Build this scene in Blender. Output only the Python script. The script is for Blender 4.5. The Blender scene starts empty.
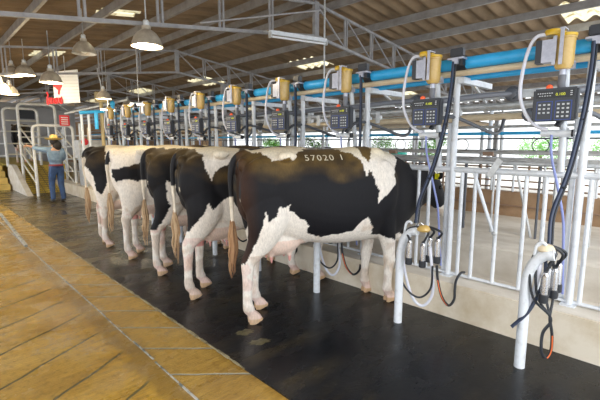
import bpy, bmesh, math, random
from mathutils import Vector, Matrix, noise
from mathutils.bvhtree import BVHTree
random.seed(7)
PI = math.pi
S = bpy.context.scene
COL = S.collection

# ------------------------------------------------------------------ materials
def mat(name, col=(.5, .5, .5), rough=.5, metal=0., **k):
    m = bpy.data.materials.new(name); m.use_nodes = True
    nt = m.node_tree; b = nt.nodes['Principled BSDF']
    b.inputs['Base Color'].default_value = (*col, 1)
    b.inputs['Roughness'].default_value = rough
    b.inputs['Metallic'].default_value = metal
    if 'emit' in k:
        b.inputs['Emission Color'].default_value = (*k.get('ecol', col), 1)
        b.inputs['Emission Strength'].default_value = k['emit']
    if 'alpha' in k: b.inputs['Alpha'].default_value = k['alpha']
    if 'trans' in k: b.inputs['Transmission Weight'].default_value = k['trans']
    if 'spec' in k: b.inputs['Specular IOR Level'].default_value = k['spec']
    if k.get('var'):
        tc = nt.nodes.new('ShaderNodeTexCoord'); n = nt.nodes.new('ShaderNodeTexNoise')
        n.inputs['Scale'].default_value = k.get('scale', 6); n.inputs['Detail'].default_value = 8
        n.inputs['Roughness'].default_value = .65
        r = nt.nodes.new('ShaderNodeValToRGB')
        r.color_ramp.elements[0].position = k.get('p0', .35); r.color_ramp.elements[1].position = k.get('p1', .65)
        r.color_ramp.elements[0].color = (*k['var'], 1); r.color_ramp.elements[1].color = (*col, 1)
        mp = nt.nodes.new('ShaderNodeMapping'); mp.inputs['Scale'].default_value = k.get('stretch', (1, 1, 1))
        nt.links.new(tc.outputs['Object'], mp.inputs[0]); nt.links.new(mp.outputs[0], n.inputs['Vector'])
        nt.links.new(n.outputs['Fac'], r.inputs[0]); nt.links.new(r.outputs[0], b.inputs['Base Color'])
        if k.get('bump'):
            bp = nt.nodes.new('ShaderNodeBump'); bp.inputs['Strength'].default_value = k['bump']; bp.inputs['Distance'].default_value = .01
            nt.links.new(n.outputs['Fac'], bp.inputs['Height']); nt.links.new(bp.outputs[0], b.inputs['Normal'])
    return m

class NG:   # tiny node helper
    def __init__(s, m): s.nt = m.node_tree; s.b = s.nt.nodes['Principled BSDF']
    def n(s, t, **k):
        x = s.nt.nodes.new(t)
        for a, v in k.items(): setattr(x, a, v)
        return x
    def l(s, a, b): s.nt.links.new(a, b)
    def math(s, op, a, b=None, c=None, clamp=False):
        x = s.n('ShaderNodeMath', operation=op); x.use_clamp = clamp
        for i, v in enumerate((a, b, c)):
            if v is None: continue
            if isinstance(v, (int, float)): x.inputs[i].default_value = v
            else: s.l(v, x.inputs[i])
        return x.outputs[0]
    def mix(s, f, a, b):
        x = s.n('ShaderNodeMix', data_type='RGBA')
        for i, v in ((0, f), (6, a), (7, b)):
            if isinstance(v, (int, float)): x.inputs[i].default_value = v
            elif isinstance(v, tuple): x.inputs[i].default_value = (*v, 1)
            else: s.l(v, x.inputs[i])
        return x.outputs[2]
    def noise(s, vec, scale, stretch=(1, 1, 1), rot=0., detail=6, rough=.6):
        mp = s.n('ShaderNodeMapping'); mp.inputs['Scale'].default_value = stretch; mp.inputs['Rotation'].default_value = (0, 0, rot)
        s.l(vec, mp.inputs[0]); x = s.n('ShaderNodeTexNoise'); x.inputs['Scale'].default_value = scale
        x.inputs['Detail'].default_value = detail; x.inputs['Roughness'].default_value = rough
        s.l(mp.outputs[0], x.inputs['Vector']); return x.outputs['Fac']
    def rng(s, v, a, b, c=0., d=1.):
        x = s.n('ShaderNodeMapRange'); s.l(v, x.inputs[0])
        for i, q in enumerate((a, b, c, d)): x.inputs[i + 1].default_value = q
        return x.outputs[0]

def floor_mat(name, kx, off, rot, c1, c2, groove, streak, band=False):
    """wet ochre concrete: parallel cleaned-out grooves every 47.5 cm, brushed along them"""
    m = mat(name); g = NG(m)
    tc = g.n('ShaderNodeTexCoord'); sp = g.n('ShaderNodeSeparateXYZ'); g.l(tc.outputs['Object'], sp.inputs[0])
    wob = g.rng(g.noise(tc.outputs['Object'], 3), 0, 1, -.03, .03)
    v = g.math('ADD', g.math('ADD', sp.outputs['Y'], g.math('MULTIPLY', sp.outputs['X'], kx)), wob)
    f = g.math('FRACT', g.math('MULTIPLY', g.math('ADD', v, off), 1 / .475))
    d = g.math('ABSOLUTE', g.math('SUBTRACT', f, .5))
    gm = g.rng(d, .468, .484)
    if band:
        xb = g.math('ADD', sp.outputs['X'], g.rng(g.noise(tc.outputs['Object'], 4, detail=5), .3, .7, -.05, .05))
        bd = g.rng(xb, .93, .99); gm = g.math('MULTIPLY', gm, g.math('SUBTRACT', 1., bd))
    n1 = g.noise(tc.outputs['Object'], 1.7, detail=8)
    n2 = g.noise(tc.outputs['Object'], 3.0, streak, rot, 8, .7)
    n3 = g.noise(tc.outputs['Object'], 22)
    base = g.mix(g.rng(n1, .35, .65), c1, c2)
    base = g.mix(g.rng(n2, .45, .72, 0, .65), base, tuple(x * 1.35 for x in c2))
    base = g.mix(g.rng(n3, .5, .72, 0, .6), base, tuple(x * .42 for x in c1))
    far_lift = g.rng(sp.outputs['Y'], 6.5, 11.5, 0, .55)  # far floor yellower, its colour raised to stand in for brighter light
    base = g.mix(far_lift, base, (.44, .31, .08))
    n4 = g.noise(tc.outputs['Object'], 9.0, (streak[0] * .6, streak[1] * 1.8, 1), rot, 6, .75)
    base = g.mix(g.rng(n4, .50, .70, 0, .55), base, tuple(x * .5 for x in c1))
    if band: base = g.mix(g.math('MULTIPLY', bd, .6), base, (.20, .115, .022))
    base = g.mix(g.math('MULTIPLY', gm, .85), base, groove)
    g.l(base, g.b.inputs['Base Color'])
    ro = g.rng(g.noise(tc.outputs['Object'], 2.3, (1, 1, 1), 0, 5), .42, .62, .1, .42)
    g.l(ro, g.b.inputs['Roughness'])
    bp = g.n('ShaderNodeBump'); bp.inputs['Strength'].default_value = .85; bp.inputs['Distance'].default_value = .016
    hgt = g.math('SUBTRACT', g.math('ADD', g.math('ADD', g.math('MULTIPLY', n2, .8), g.math('MULTIPLY', n4, .7)), g.math('MULTIPLY', n3, .35)), g.math('MULTIPLY', gm, .9))
    g.l(hgt, bp.inputs['Height']); g.l(bp.outputs[0], g.b.inputs['Normal']); g.l(bp.outputs[0], g.b.inputs['Coat Normal'])
    g.l(g.rng(g.noise(tc.outputs['Object'], 1.9, (1, 1, 1), 0, 6), .40, .52, .9, .0), g.b.inputs['Coat Weight']); g.b.inputs['Coat Roughness'].default_value = .07; g.b.inputs['Specular IOR Level'].default_value = .28
    return m

M = {}
M['floor_l'] = floor_mat('wet_ochre_concrete', -.55, .475 - 3.09 % .475 + .2375, math.radians(29), (.38, .20, .022), (.56, .335, .05), (.06, .065, .03), (.5, 5, 1), True)
M['floor_r'] = floor_mat('wet_ochre_concrete_strip', .94, .475 - 3.68 % .475 + .2375, math.radians(-43), (.34, .19, .03), (.50, .31, .065), (.34, .36, .31), (.5, 5, 1))
M['gutter'] = mat('gutter_concrete', (.46, .285, .065), .3, var=(.27, .16, .04), scale=4, bump=.3, stretch=(3, .6, 1))
def mat_rubber():
    m = mat('wet_black_rubber', (.012, .013, .015), .3); g = NG(m)
    tc = g.n('ShaderNodeTexCoord'); sp = g.n('ShaderNodeSeparateXYZ'); g.l(tc.outputs['Object'], sp.inputs[0])
    a = g.noise(tc.outputs['Object'], 1.3, (.6, 1.6, 1), .35, 7, .65)
    f = g.math('ADD', g.rng(a, .5, .8, 0, .35), g.math('MULTIPLY', g.rng(sp.outputs['Y'], 4.2, 9.0), g.rng(a, .25, .6, .35, 1)), clamp=True)
    fx = g.rng(sp.outputs['X'], 2.6, 1.8)
    c = g.mix(g.math('MULTIPLY', f, g.math('ADD', g.math('MULTIPLY', fx, .8), .2)), (.007, .008, .0105), (.20, .145, .05))
    fl = g.noise(tc.outputs['Object'], 14, (1, 1, 1), 0, 8, .75)
    c = g.mix(g.rng(fl, .62, .8, 0, .55), c, (.07, .065, .05))
    v = g.math('ADD', sp.outputs['Y'], g.math('MULTIPLY', sp.outputs['X'], .45))
    d = g.math('ABSOLUTE', g.math('SUBTRACT', g.math('FRACT', g.math('MULTIPLY', v, 1 / .42)), .5))
    gm = g.math('MULTIPLY', g.rng(d, .45, .49), g.rng(sp.outputs['Y'], 5, 7.5))
    c = g.mix(g.math('MULTIPLY', gm, .7), c, (.04, .035, .02))
    g.l(c, g.b.inputs['Base Color'])
    g.l(g.rng(g.noise(tc.outputs['Object'], 2.6, (.7, 1.4, 1), .3, 6), .38, .66, .14, .42), g.b.inputs['Roughness'])
    g.b.inputs['Specular IOR Level'].default_value = .32
    bp = g.n('ShaderNodeBump'); bp.inputs['Strength'].default_value = .35; bp.inputs['Distance'].default_value = .006
    g.l(g.math('ADD', fl, g.math('MULTIPLY', g.noise(tc.outputs['Object'], 60), .4)), bp.inputs['Height']); g.l(bp.outputs[0], g.b.inputs['Normal'])
    return m
M['rubber_floor'] = mat_rubber()
M['curb'] = mat('cream_curb_concrete', (.72, .65, .54), .6, var=(.54, .44, .30), scale=3.2, p0=.28, p1=.58, bump=.25)
M['trough'] = mat('grey_trough_concrete', (.70, .66, .60), .7, var=(.50, .45, .38), scale=3, p0=.3, p1=.6, bump=.3, stretch=(1, .5, 1))
M['tanwall'] = mat('tan_rendered_wall', (.42, .28, .17), .8, var=(.30, .19, .11), scale=3)
M['greywall'] = mat('grey_painted_wall', (.52, .52, .55), .8, var=(.40, .40, .43), scale=.6)
M['out_ground'] = mat('sunlit_concrete_yard', (.75, .73, .68), .9, var=(.62, .6, .55), scale=1)
M['galv'] = mat('galvanised_pipe', (.62, .64, .66), .42, .35, var=(.40, .41, .42), scale=9, p0=.3, p1=.6)
M['galvb'] = mat('silver_painted_tube', (.70, .74, .80), .36, .1, var=(.50, .53, .57), scale=12, p0=.25, p1=.5)
M['white'] = mat('white_painted_tube', (.70, .74, .80), .4, var=(.52, .54, .56), scale=14, p0=.25, p1=.5)
M['beige'] = mat('cream_plastic_pipe', (.72, .62, .45), .4, var=(.62, .5, .34), scale=6)
M['bluepipe'] = mat('bright_blue_plastic', (.05, .48, .95), .35, var=(.03, .40, .80), scale=7)
M['black'] = mat('black_rubber', (.018, .021, .028), .42)
M['bluehose'] = mat('dark_blue_rubber_hose', (.022, .035, .075), .4)
M['greyhose'] = mat('dark_grey_pipe', (.10, .11, .13), .4)
M['orange'] = mat('orange_stripe', (.75, .16, .04), .5)
M['clear'] = mat('milky_clear_hose', (.68, .70, .80), .3, spec=.6)
M['lilac'] = mat('lilac_line', (.25, .30, .62), .4)
M['jar'] = mat('amber_plastic_jar', (.62, .43, .15), .25, var=(.52, .34, .09), scale=9, spec=.7)
M['jarlid'] = mat('yellow_plastic_lid', (.66, .42, .02), .3)
M['steel'] = mat('polished_steel', (.58, .59, .62), .25, .9)
M['bracket'] = mat('brushed_steel_bracket', (.55, .57, .66), .35, .4, var=(.38, .40, .5), scale=20)
M['box'] = mat('charcoal_plastic', (.035, .04, .052), .4)
M['boxpanel'] = mat('keypad_blue_edge', (.03, .07, .30), .4)
M['key'] = mat('pale_keys', (.55, .58, .62), .5)
M['digit'] = mat('yellow_display_digits', (.7, .75, .05), .4, emit=.2, ecol=(.8, .85, .05))
M['beacon'] = mat('orange_beacon', (.85, .10, .02), .3, emit=.2, ecol=(.9, .12, .03))
M['roof'] = mat('fibre_cement_sheet', (.29, .205, .125), .85, var=(.15, .105, .062), scale=2.2, p0=.3, p1=.65, stretch=(.5, 1.5, 1))
M['purlin'] = mat('galvanised_purlin', (.32, .315, .32), .5, .1, var=(.21, .195, .195), scale=4)
M['truss'] = mat('grey_painted_steel', (.38, .38, .40), .5, .1, var=(.25, .25, .265), scale=6)
M['lamp'] = mat('aluminium_shade', (.74, .68, .58), .32, .45, var=(.52, .46, .37), scale=9)
M['lampin'] = mat('white_enamel', (.9, .9, .85), .4)
M['bulb'] = mat('glowing_bulb', (1, .93, .75), .4, emit=14, ecol=(1, .88, .66))
M['hoof'] = mat('horn', (.55, .36, .24), .5)
M['eye'] = mat('dark_eye', (.01, .008, .006), .1)
M['tuft'] = mat('tan_tail_hair', (.58, .42, .26), .8, var=(.27, .14, .06), scale=11, p0=.3, p1=.6, stretch=(3, 3, .3), bump=.8)
M['tuft_dark'] = mat('russet_tail_hair', (.46, .27, .14), .8, var=(.17, .07, .03), scale=11, p0=.3, p1=.6, stretch=(3, 3, .3), bump=.8)
M['brand'] = mat('white_brand_hair', (.72, .66, .52), .8)
M['yellow'] = mat('yellow_tag', (.80, .75, .02), .4)
M['red'] = mat('red_paint', (.70, .03, .04), .5)
M['signwhite'] = mat('white_sign_sheet', (.78, .80, .83), .5)
M['teal'] = mat('teal_plastic', (.03, .55, .45), .4)
M['brownpipe'] = mat('rusty_brown_pipe', (.30, .20, .14), .6)
M['box_beige'] = mat('beige_cabinet', (.42, .34, .18), .5)
M['ribyellow'] = mat('ribbed_yellow_ramp', (.72, .56, .10), .5, var=(.52, .38, .06), scale=5)
M['rib'] = mat('ramp_cleat', (.26, .20, .07), .6)
M['bark'] = mat('bark', (.20, .15, .10), .9)
M['leaf'] = mat('leaf_green', (.16, .42, .06), .6)
M['curtain'] = mat('pale_sheet', (.85, .87, .9), .7)

def skylight_mat():
    m = bpy.data.materials.new('translucent_fibreglass'); m.use_nodes = True; nt = m.node_tree
    nt.nodes.remove(nt.nodes['Principled BSDF']); out = nt.nodes['Material Output']
    t = nt.nodes.new('ShaderNodeBsdfTranslucent'); tr = nt.nodes.new('ShaderNodeBsdfTransparent'); mx = nt.nodes.new('ShaderNodeMixShader')
    tc = nt.nodes.new('ShaderNodeTexCoord'); n = nt.nodes.new('ShaderNodeTexNoise'); n.inputs['Scale'].default_value = 7; n.inputs['Detail'].default_value = 6
    r = nt.nodes.new('ShaderNodeValToRGB'); r.color_ramp.elements[0].color = (.20, .15, .06, 1); r.color_ramp.elements[1].color = (.62, .56, .38, 1)
    r.color_ramp.elements[0].position = .3; r.color_ramp.elements[1].position = .5
    nt.links.new(tc.outputs['Object'], n.inputs['Vector']); nt.links.new(n.outputs['Fac'], r.inputs[0]); nt.links.new(r.outputs[0], t.inputs[0])
    nt.links.new(r.outputs[0], tr.inputs[0]); mx.inputs[0].default_value = .45
    nt.links.new(t.outputs[0], mx.inputs[1]); nt.links.new(tr.outputs[0], mx.inputs[2]); nt.links.new(mx.outputs[0], out.inputs[0])
    return m
M['sky'] = skylight_mat()

# ------------------------------------------------------------------ mesh helpers
def box(bm, c, s, rz=0., ry=0., rx=0.):
    R = Matrix.Rotation(rz, 3, 'Z') @ Matrix.Rotation(ry, 3, 'Y') @ Matrix.Rotation(rx, 3, 'X')
    vs = [bm.verts.new(Vector(c) + R @ Vector((x * s[0] / 2, y * s[1] / 2, z * s[2] / 2))) for x in (-1, 1) for y in (-1, 1) for z in (-1, 1)]
    for f in ((0, 1, 3, 2), (4, 6, 7, 5), (0, 4, 5, 1), (2, 3, 7, 6), (0, 2, 6, 4), (1, 5, 7, 3)): bm.faces.new([vs[i] for i in f])

def frames(pts):
    n = len(pts); T = []
    for i in range(n):
        T.append((pts[min(i + 1, n - 1)] - pts[max(i - 1, 0)]).normalized())
    u = T[0].orthogonal().normalized(); out = []
    for t in T:
        u = (u - t * u.dot(t))
        u = u.normalized() if u.length > 1e-6 else t.orthogonal().normalized()
        out.append((u, t.cross(u)))
    return out

def tube(bm, pts, r, seg=8, cap=True):
    pts = [Vector(p) for p in pts]; rs = r if isinstance(r, (list, tuple)) else [r] * len(pts)
    rings = []
    for p, rr, (u, v) in zip(pts, rs, frames(pts)):
        ru, rv = rr if isinstance(rr, tuple) else (rr, rr)
        rings.append([bm.verts.new(p + u * math.cos(2 * PI * k / seg) * ru + v * math.sin(2 * PI * k / seg) * rv) for k in range(seg)])
    for a, b in zip(rings, rings[1:]):
        for k in range(seg): bm.faces.new((a[k], a[(k + 1) % seg], b[(k + 1) % seg], b[k]))
    if cap: bm.faces.new(rings[0][::-1]); bm.faces.new(rings[-1])

def curve(P, n=8):
    """Catmull-Rom through points"""
    P = [Vector(p) for p in P]; Q = [P[0] * 2 - P[1]] + P + [P[-1] * 2 - P[-2]]; out = []
    for i in range(1, len(Q) - 2):
        a, b, c, d = Q[i - 1:i + 3]
        for k in range(n):
            t = k / n
            out.append(.5 * ((2 * b) + (c - a) * t + (2 * a - 5 * b + 4 * c - d) * t * t + (3 * b - a - 3 * c + d) * t ** 3))
    out.append(P[-1]); return out

def lathe(bm, prof, c=(0, 0, 0), seg=20, axis='Z'):
    c = Vector(c); rings = []
    for r, z in prof:
        ring = []
        for k in range(seg):
            a = 2 * PI * k / seg; p = Vector((r * math.cos(a), r * math.sin(a), z))
            if axis == 'X': p = Vector((z, p.x, p.y))
            if axis == 'Y': p = Vector((p.x, z, p.y))
            ring.append(bm.verts.new(c + p))
        rings.append(ring)
    for a, b in zip(rings, rings[1:]):
        for k in range(seg): bm.faces.new((a[k], a[(k + 1) % seg], b[(k + 1) % seg], b[k]))
    bm.faces.new(rings[0][::-1]); bm.faces.new(rings[-1])

def ball(bm, c, r, seg=16, ring=10, rot=None):
    if not isinstance(r, (list, tuple)): r = (r, r, r)
    R = rot or Matrix.Identity(3); c = Vector(c)
    rows = []
    for i in range(1, ring):
        a = PI * i / ring
        rows.append([bm.verts.new(c + R @ Vector((r[0] * math.sin(a) * math.cos(2 * PI * k / seg), r[1] * math.sin(a) * math.sin(2 * PI * k / seg), r[2] * math.cos(a)))) for k in range(seg)])
    t = bm.verts.new(c + R @ Vector((0, 0, r[2]))); b = bm.verts.new(c + R @ Vector((0, 0, -r[2])))
    for A, B in zip(rows, rows[1:]):
        for k in range(seg): bm.faces.new((A[k], B[k], B[(k + 1) % seg], A[(k + 1) % seg]))
    for k in range(seg):
        bm.faces.new((t, rows[0][k], rows[0][(k + 1) % seg])); bm.faces.new((b, rows[-1][(k + 1) % seg], rows[-1][k]))

def obj(name, bm, m, parent=None, smooth=True):
    if isinstance(bm, bmesh.types.BMesh):
        bmesh.ops.recalc_face_normals(bm, faces=bm.faces)
        me = bpy.data.meshes.new(name)
        bm.to_mesh(me); bm.free()
    else: me = bm
    if m: me.materials.append(m)
    if smooth:
        for p in me.polygons: p.use_smooth = True
        try: me.set_sharp_from_angle(angle=math.radians(40))
        except Exception: pass
    o = bpy.data.objects.new(name, me); COL.objects.link(o)
    if parent: o.parent = parent
    return o

def B(): return bmesh.new()
def one(fn, *a, **k):
    bm = B(); fn(bm, *a, **k); return bm

def thing(name, label, cat, loc=(0, 0, 0), rz=0., group=None):
    o = bpy.data.objects.new(name, None); COL.objects.link(o); o.location = loc; o.rotation_euler = (0, 0, rz)
    o.empty_display_size = .1; o['label'] = label; o['category'] = cat
    if group: o['group'] = group
    return o
def tag(o, label, cat, group=None, kind=None):
    o['label'] = label; o['category'] = cat
    if group: o['group'] = group
    if kind: o['kind'] = kind
    return o
def struct(o): o['kind'] = 'structure'; return o
def dup(root, loc, rz=None, label=None, group=None):
    r = root.copy(); COL.objects.link(r); r.location = loc
    if rz is not None: r.rotation_euler = (0, 0, rz)
    if label: r['label'] = label
    if group: r['group'] = group
    for ch in root.children:
        c = ch.copy(); COL.objects.link(c); c.parent = r
        for g in ch.children:
            d = g.copy(); COL.objects.link(d); d.parent = c
    return r
ORD = ['nearest', 'second nearest', 'third nearest', 'fourth nearest', 'fifth nearest', 'sixth nearest', 'seventh nearest', 'eighth nearest', 'ninth nearest', 'tenth nearest', 'farthest']
COWREF = {1: 'above the neck of the nearest cow', 2: 'above the second nearest cow', 3: 'above the third nearest cow', 4: 'above the fourth nearest cow', 5: 'above the farthest cow of the row'}

# ------------------------------------------------------------------ floor, curb, trough
def slab(name, x0, x1, y0, y1, z0, z1, m, nx=1, ny=1):
    bm = B(); box(bm, ((x0 + x1) / 2, (y0 + y1) / 2, (z0 + z1) / 2), (x1 - x0, y1 - y0, z1 - z0))
    return struct(obj(name, bm, m, smooth=False))
slab('floor', -3, 1.1, -1.5, 26, -.12, 0, M['floor_l'])
slab('floor_strip', 1.1, 1.5, -1.5, 15.5, -.12, 0, M['floor_r'])
slab('floor_far_strip', 1.1, 1.5, 15.5, 26, -.12, 0, M['floor_r'])
slab('floor_cow_platform', 1.5, 3.3, -1.5, 26, -.12, .012, M['rubber_floor'])
# curb and feed trough
bm = B()
P = [(3.3, -.12), (3.3, .30), (3.315, .32), (3.60, .32), (3.62, .30), (3.64, .13), (4.25, .13), (4.28, .44), (4.32, .46), (6.30, .46), (6.30, -.12)]
for y in (-1.5, 26):
    pass
a = [bm.verts.new((x, -1.5, z)) for x, z in P]; b = [bm.verts.new((x, 26, z)) for x, z in P]
for i in range(len(P)): bm.faces.new((a[i], a[(i + 1) % len(P)], b[(i + 1) % len(P)], b[i]))
bm.faces.new(a[::-1]); bm.faces.new(b)
o = struct(obj('floor_feed_trough', bm, M['trough'], smooth=False))
bm = B(); box(bm, (3.292, 12.25, .15), (.02, 27.5, .34)); struct(obj('wall_curb', bm, M['curb'], smooth=False))
slab('wall_low_tan', 6.30, 6.45, -1.5, 26, -.12, .82, M['tanwall'])
slab('floor_outer', 6.45, 14.5, -1.5, 40, -.12, .0, M['trough'])
slab('ground_yard', 14.5, 70, -30, 90, -.2, -.04, M['out_ground'])
slab('ground_side', -40, -3, -30, 90, -.2, -.04, M['out_ground'])
slab('wall_far', -3, 7.0, 26, 26.2, -.1, 3.6, M['greywall'])
# window in the far wall: dark panel
bm = B(); box(bm, (6.25 * .0 + 4.62, 25.93, 3.05), (.75, .1, .55)); o = struct(obj('window_1', bm, M['box'], smooth=False))

# steel edging beside the gutter, broken and pitted
bm = B()
y = -1.2
while y < 11:
    L = random.uniform(.25, .9); x = 1.105 + random.uniform(-.006, .006)
    box(bm, (x, y + L / 2, .0005), (.012 + random.uniform(-.005, .004), L, .008)); y += L + random.uniform(0, .05)
M['edging'] = mat('pitted_edging', (.46, .46, .44), .5, var=(.08, .11, .12), scale=16, p0=.42, p1=.55)
tag(obj('drain_edging', bm, M['edging'], smooth=False), 'long rusty steel edging strip along the yellow floor gutter', 'edging')
bm = B(); y = 2.2; box(bm, (1.499, 4.6, .008), (.006, 5.0, .010))
while y < 7:
    L = random.uniform(.06, .16); box(bm, (1.497, y, .011), (.010 + random.random() * .012, L, .008)); y += L + random.uniform(.04, .14)
M['steps'] = mat('yellow_wet_steps', (.78, .56, .17), .45, var=(.60, .42, .11), scale=3)
M['mortar'] = mat('pale_dirty_joint', (.42, .36, .22), .6, var=(.10, .08, .04), scale=9)
tag(obj('joint_strip', bm, M['mortar'], smooth=False), 'broken pale joint strip along the edge of the black cow platform', 'joint strip')

M['dung'] = mat('wet_olive_patch', (.13, .11, .05), .35, var=(.05, .045, .025), scale=20, bump=.4)
for x, y, a, b2, l in ((1.93, 2.63, .07, .05, 'small olive manure patch on the black mat behind the nearest cow hoof'), (1.80, 2.42, .08, .045, 'larger olive manure patch on the mat, nearer the yellow floor')):
    bm = B(); n = 26; ring = [bm.verts.new((a * math.cos(2 * PI * i / n) * (1 + .25 * math.sin(3 * i * .7 + x)), b2 * math.sin(2 * PI * i / n) * (1 + .3 * math.cos(i * 1.3)), 0)) for i in range(n)]
    top = bm.verts.new((0, 0, .006)); [bm.faces.new((ring[i], ring[(i + 1) % n], top)) for i in range(n)]
    o = tag(obj('manure_patch', bm, M['dung']), l, 'manure'); o.location = (x - (.12 if a == .07 else 0), y - .1, .0125); o.rotation_euler.z = -.4

# ------------------------------------------------------------------ roof
XR, ZR = 5.2, 4.02
def rz(x): return ZR - .12 * (x - XR) if x >= XR else ZR - .126 * (XR - x)
SKY = [(7.8, 8.6, .4, 2.05), (7.8, 8.5, 7.45, 8.7), (7.5, 8.35, 12.5, 13.7), (7.2, 7.9, 16.9, 18.6), (2.32, 3.0, 11.3, 12.2), (2.45, 3.1, 7.15, 7.5), (2.45, 3.1, 7.85, 8.25), (11.9, 12.7, 7.2, 8.4), (7.2, 8.2, 23, 24.5), (11.9, 12.7, 16, 17.2)]
SKYN = ['bright roof light above the nearest milking station', 'cream roof light behind the long fluorescent lamp', 'roof light above the third and fourth yellow jars', 'roof light in the far right slope', 'yellow roof light beyond the left pendant lamps', 'small roof light just above the tie beam', 'small yellow roof light just below the tie beam', 'roof light low down on the right slope', 'most distant roof light of the right slope', 'roof light near the right eave, far back']
xs = sorted({-2.3, XR, 14.4} | {v for s in SKY for v in s[:2]})
ys = [-1.2 + i * .03 for i in range(int(42 / .03))]
def rp(x, y, dz=0): return (x, y, rz(x) + .038 * math.sin(2 * PI * y / .27) + .042 + dz)
def roofgrid(bm, x0, x1, cells):
    cache = {}
    def v(x, i):
        if (x, i) not in cache: cache[(x, i)] = bm.verts.new(rp(x, ys[i]))
        return cache[(x, i)]
    for i in cells: bm.faces.new((v(x0, i), v(x1, i), v(x1, i + 1), v(x0, i + 1)))
bm = B()
for x0, x1 in zip(xs, xs[1:]):
    cells = [i for i in range(len(ys) - 1) if not any(s[0] <= x0 < s[1] and s[2] <= ys[i] < s[3] for s in SKY)]
    roofgrid(bm, x0, x1, cells)
bmesh.ops.remove_doubles(bm, verts=bm.verts, dist=1e-5)
ceil = struct(obj('ceiling', bm, M['roof']))
for s, n in zip(SKY, SKYN):
    bm = B(); roofgrid(bm, s[0], s[1], [i for i in range(len(ys) - 1) if s[2] <= ys[i] < s[3]])
    tag(obj('skylight_panel', bm, M['sky']), 'translucent corrugated ' + n, 'skylight', 'translucent roof lights')
# purlins: C sections running along the building
def cchan(bm, x, y0, y1, h=.12, w=.045, dz=0):
    z = rz(x) + dz; t = .005
    box(bm, (x, (y0 + y1) / 2, z - h / 2), (t, y1 - y0, h)); box(bm, (x + w / 2, (y0 + y1) / 2, z - t / 2), (w, y1 - y0, t)); box(bm, (x + w / 2, (y0 + y1) / 2, z - h + t / 2), (w, y1 - y0, t))
    box(bm, (x + w, (y0 + y1) / 2, z - h + .012), (t, y1 - y0, .02)); box(bm, (x + w, (y0 + y1) / 2, z - .012), (t, y1 - y0, .02))
PX = [-2.2, -1.3, -.45, .5, 1.47, 2.44, 3.41, 4.38, 5.05, 5.55, 6.75, 7.72, 8.65, 9.6, 10.55, 11.5, 12.45, 13.4, 14.3]
nl = [x for x in PX if x < XR][::-1]; nr = [x for x in PX if x > XR]
for x in PX:
    bm = B(); cchan(bm, x, -1.2, 40.6, h=.125)
    k = (nl if x < XR else nr).index(x)
    w = ['ridge', 'first below the ridge', 'second below the ridge', 'third below the ridge', 'fourth below the ridge', 'fifth below the ridge', 'sixth below the ridge', 'seventh below the ridge', 'eighth below the ridge', 'ninth below the ridge', 'tenth below the ridge'][k]
    tag(obj('roof_purlin', bm, M['purlin'], smooth=False), 'long grey steel purlin under the %s roof slope, %s' % ('left' if x < XR else 'right', w), 'purlin', 'roof purlins')
# trusses every 5 m
def bar(bm, a, b, w=.05, d=.05):
    a, b = Vector(a), Vector(b); t = (b - a); L = t.length; t.normalize()
    up = Vector((0, 1, 0)) if abs(t.y) < .9 else Vector((0, 0, 1)); s = t.cross(up).normalized(); up = s.cross(t)
    vs = [bm.verts.new(p + s * i * w / 2 + up * j * d / 2) for p in (a, b) for i, j in ((-1, -1), (1, -1), (1, 1), (-1, 1))]
    for f in ((0, 3, 2, 1), (4, 5, 6, 7), (0, 1, 5, 4), (1, 2, 6, 5), (2, 3, 7, 6), (3, 0, 4, 7)): bm.faces.new([vs[i] for i in f])
TR = thing('roof_truss', 'grey steel roof truss nearest the camera, above the second yellow jar', 'truss', (0, 5, 0), 0, 'roof trusses')
dp = .53
def tz(x): return rz(x) - .14
for x0, x1, nm in ((-2.2, XR, 'top_chord'), (XR, 14.3, 'top_chord')):
    obj(nm, one(bar, (x0, 0, tz(x0)), (x1, 0, tz(x1)), .04, .04), M['truss'], TR, False)
    obj('bottom_chord', one(bar, (x0, 0, tz(x0) - dp), (x1, 0, tz(x1) - dp), .045, .045), M['truss'], TR, False)
obj('ridge_post', one(bar, (XR, 0, tz(XR) - dp - .03), (XR, 0, tz(XR) + .03), .10, .06), M['truss'], TR, False)
X = [-2.1 + .9 * i for i in range(8)] ; X = [x for x in X if x < XR - .4] + [XR] + [XR + .8 * i for i in range(1, 12)]
for i, x in enumerate(X):
    if abs(x - XR) > .1:
        bm = B(); bar(bm, (x - .03, 0, tz(x) - dp), (x - .03, 0, tz(x)), .025, .03); bar(bm, (x + .03, 0, tz(x) - dp), (x + .03, 0, tz(x)), .025, .03)
        obj('web_post', bm, M['truss'], TR, False)
    if i + 1 < len(X) and x >= XR - .1:
        obj('web_diagonal', one(bar, (x, 0, tz(x)), (X[i + 1], 0, tz(X[i + 1]) - dp), .022, .022), M['truss'], TR, False)
for j, w in enumerate(['second grey steel roof truss, behind the hanging pendant lamps', 'third grey steel roof truss, beyond the hanging white sign', 'fourth grey steel roof truss, far along the shed', 'fifth grey steel roof truss, far along the shed before the end wall', 'sixth grey steel roof truss, beyond the end wall line']):
    dup(TR, (0, 10 + 5 * j, 0), label=w)
# a long slanted wind brace rod under the left slope
tag(obj('brace_rod', one(tube, [(2.9, 4.9, 3.1), (4.9, 4.6, 3.62)], .012, 6), M['truss']), 'thin steel brace rod rising to the ridge post of the nearest truss', 'brace rod')
tag(obj('cable_drop', one(tube, [(5.15, 4.75, 3.98), (5.15, 4.75, 2.2), (5.15, 4.75, .46)], .016, 6), M['galv']), 'thin vertical conduit hanging from the nearest truss ridge', 'conduit')

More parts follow.
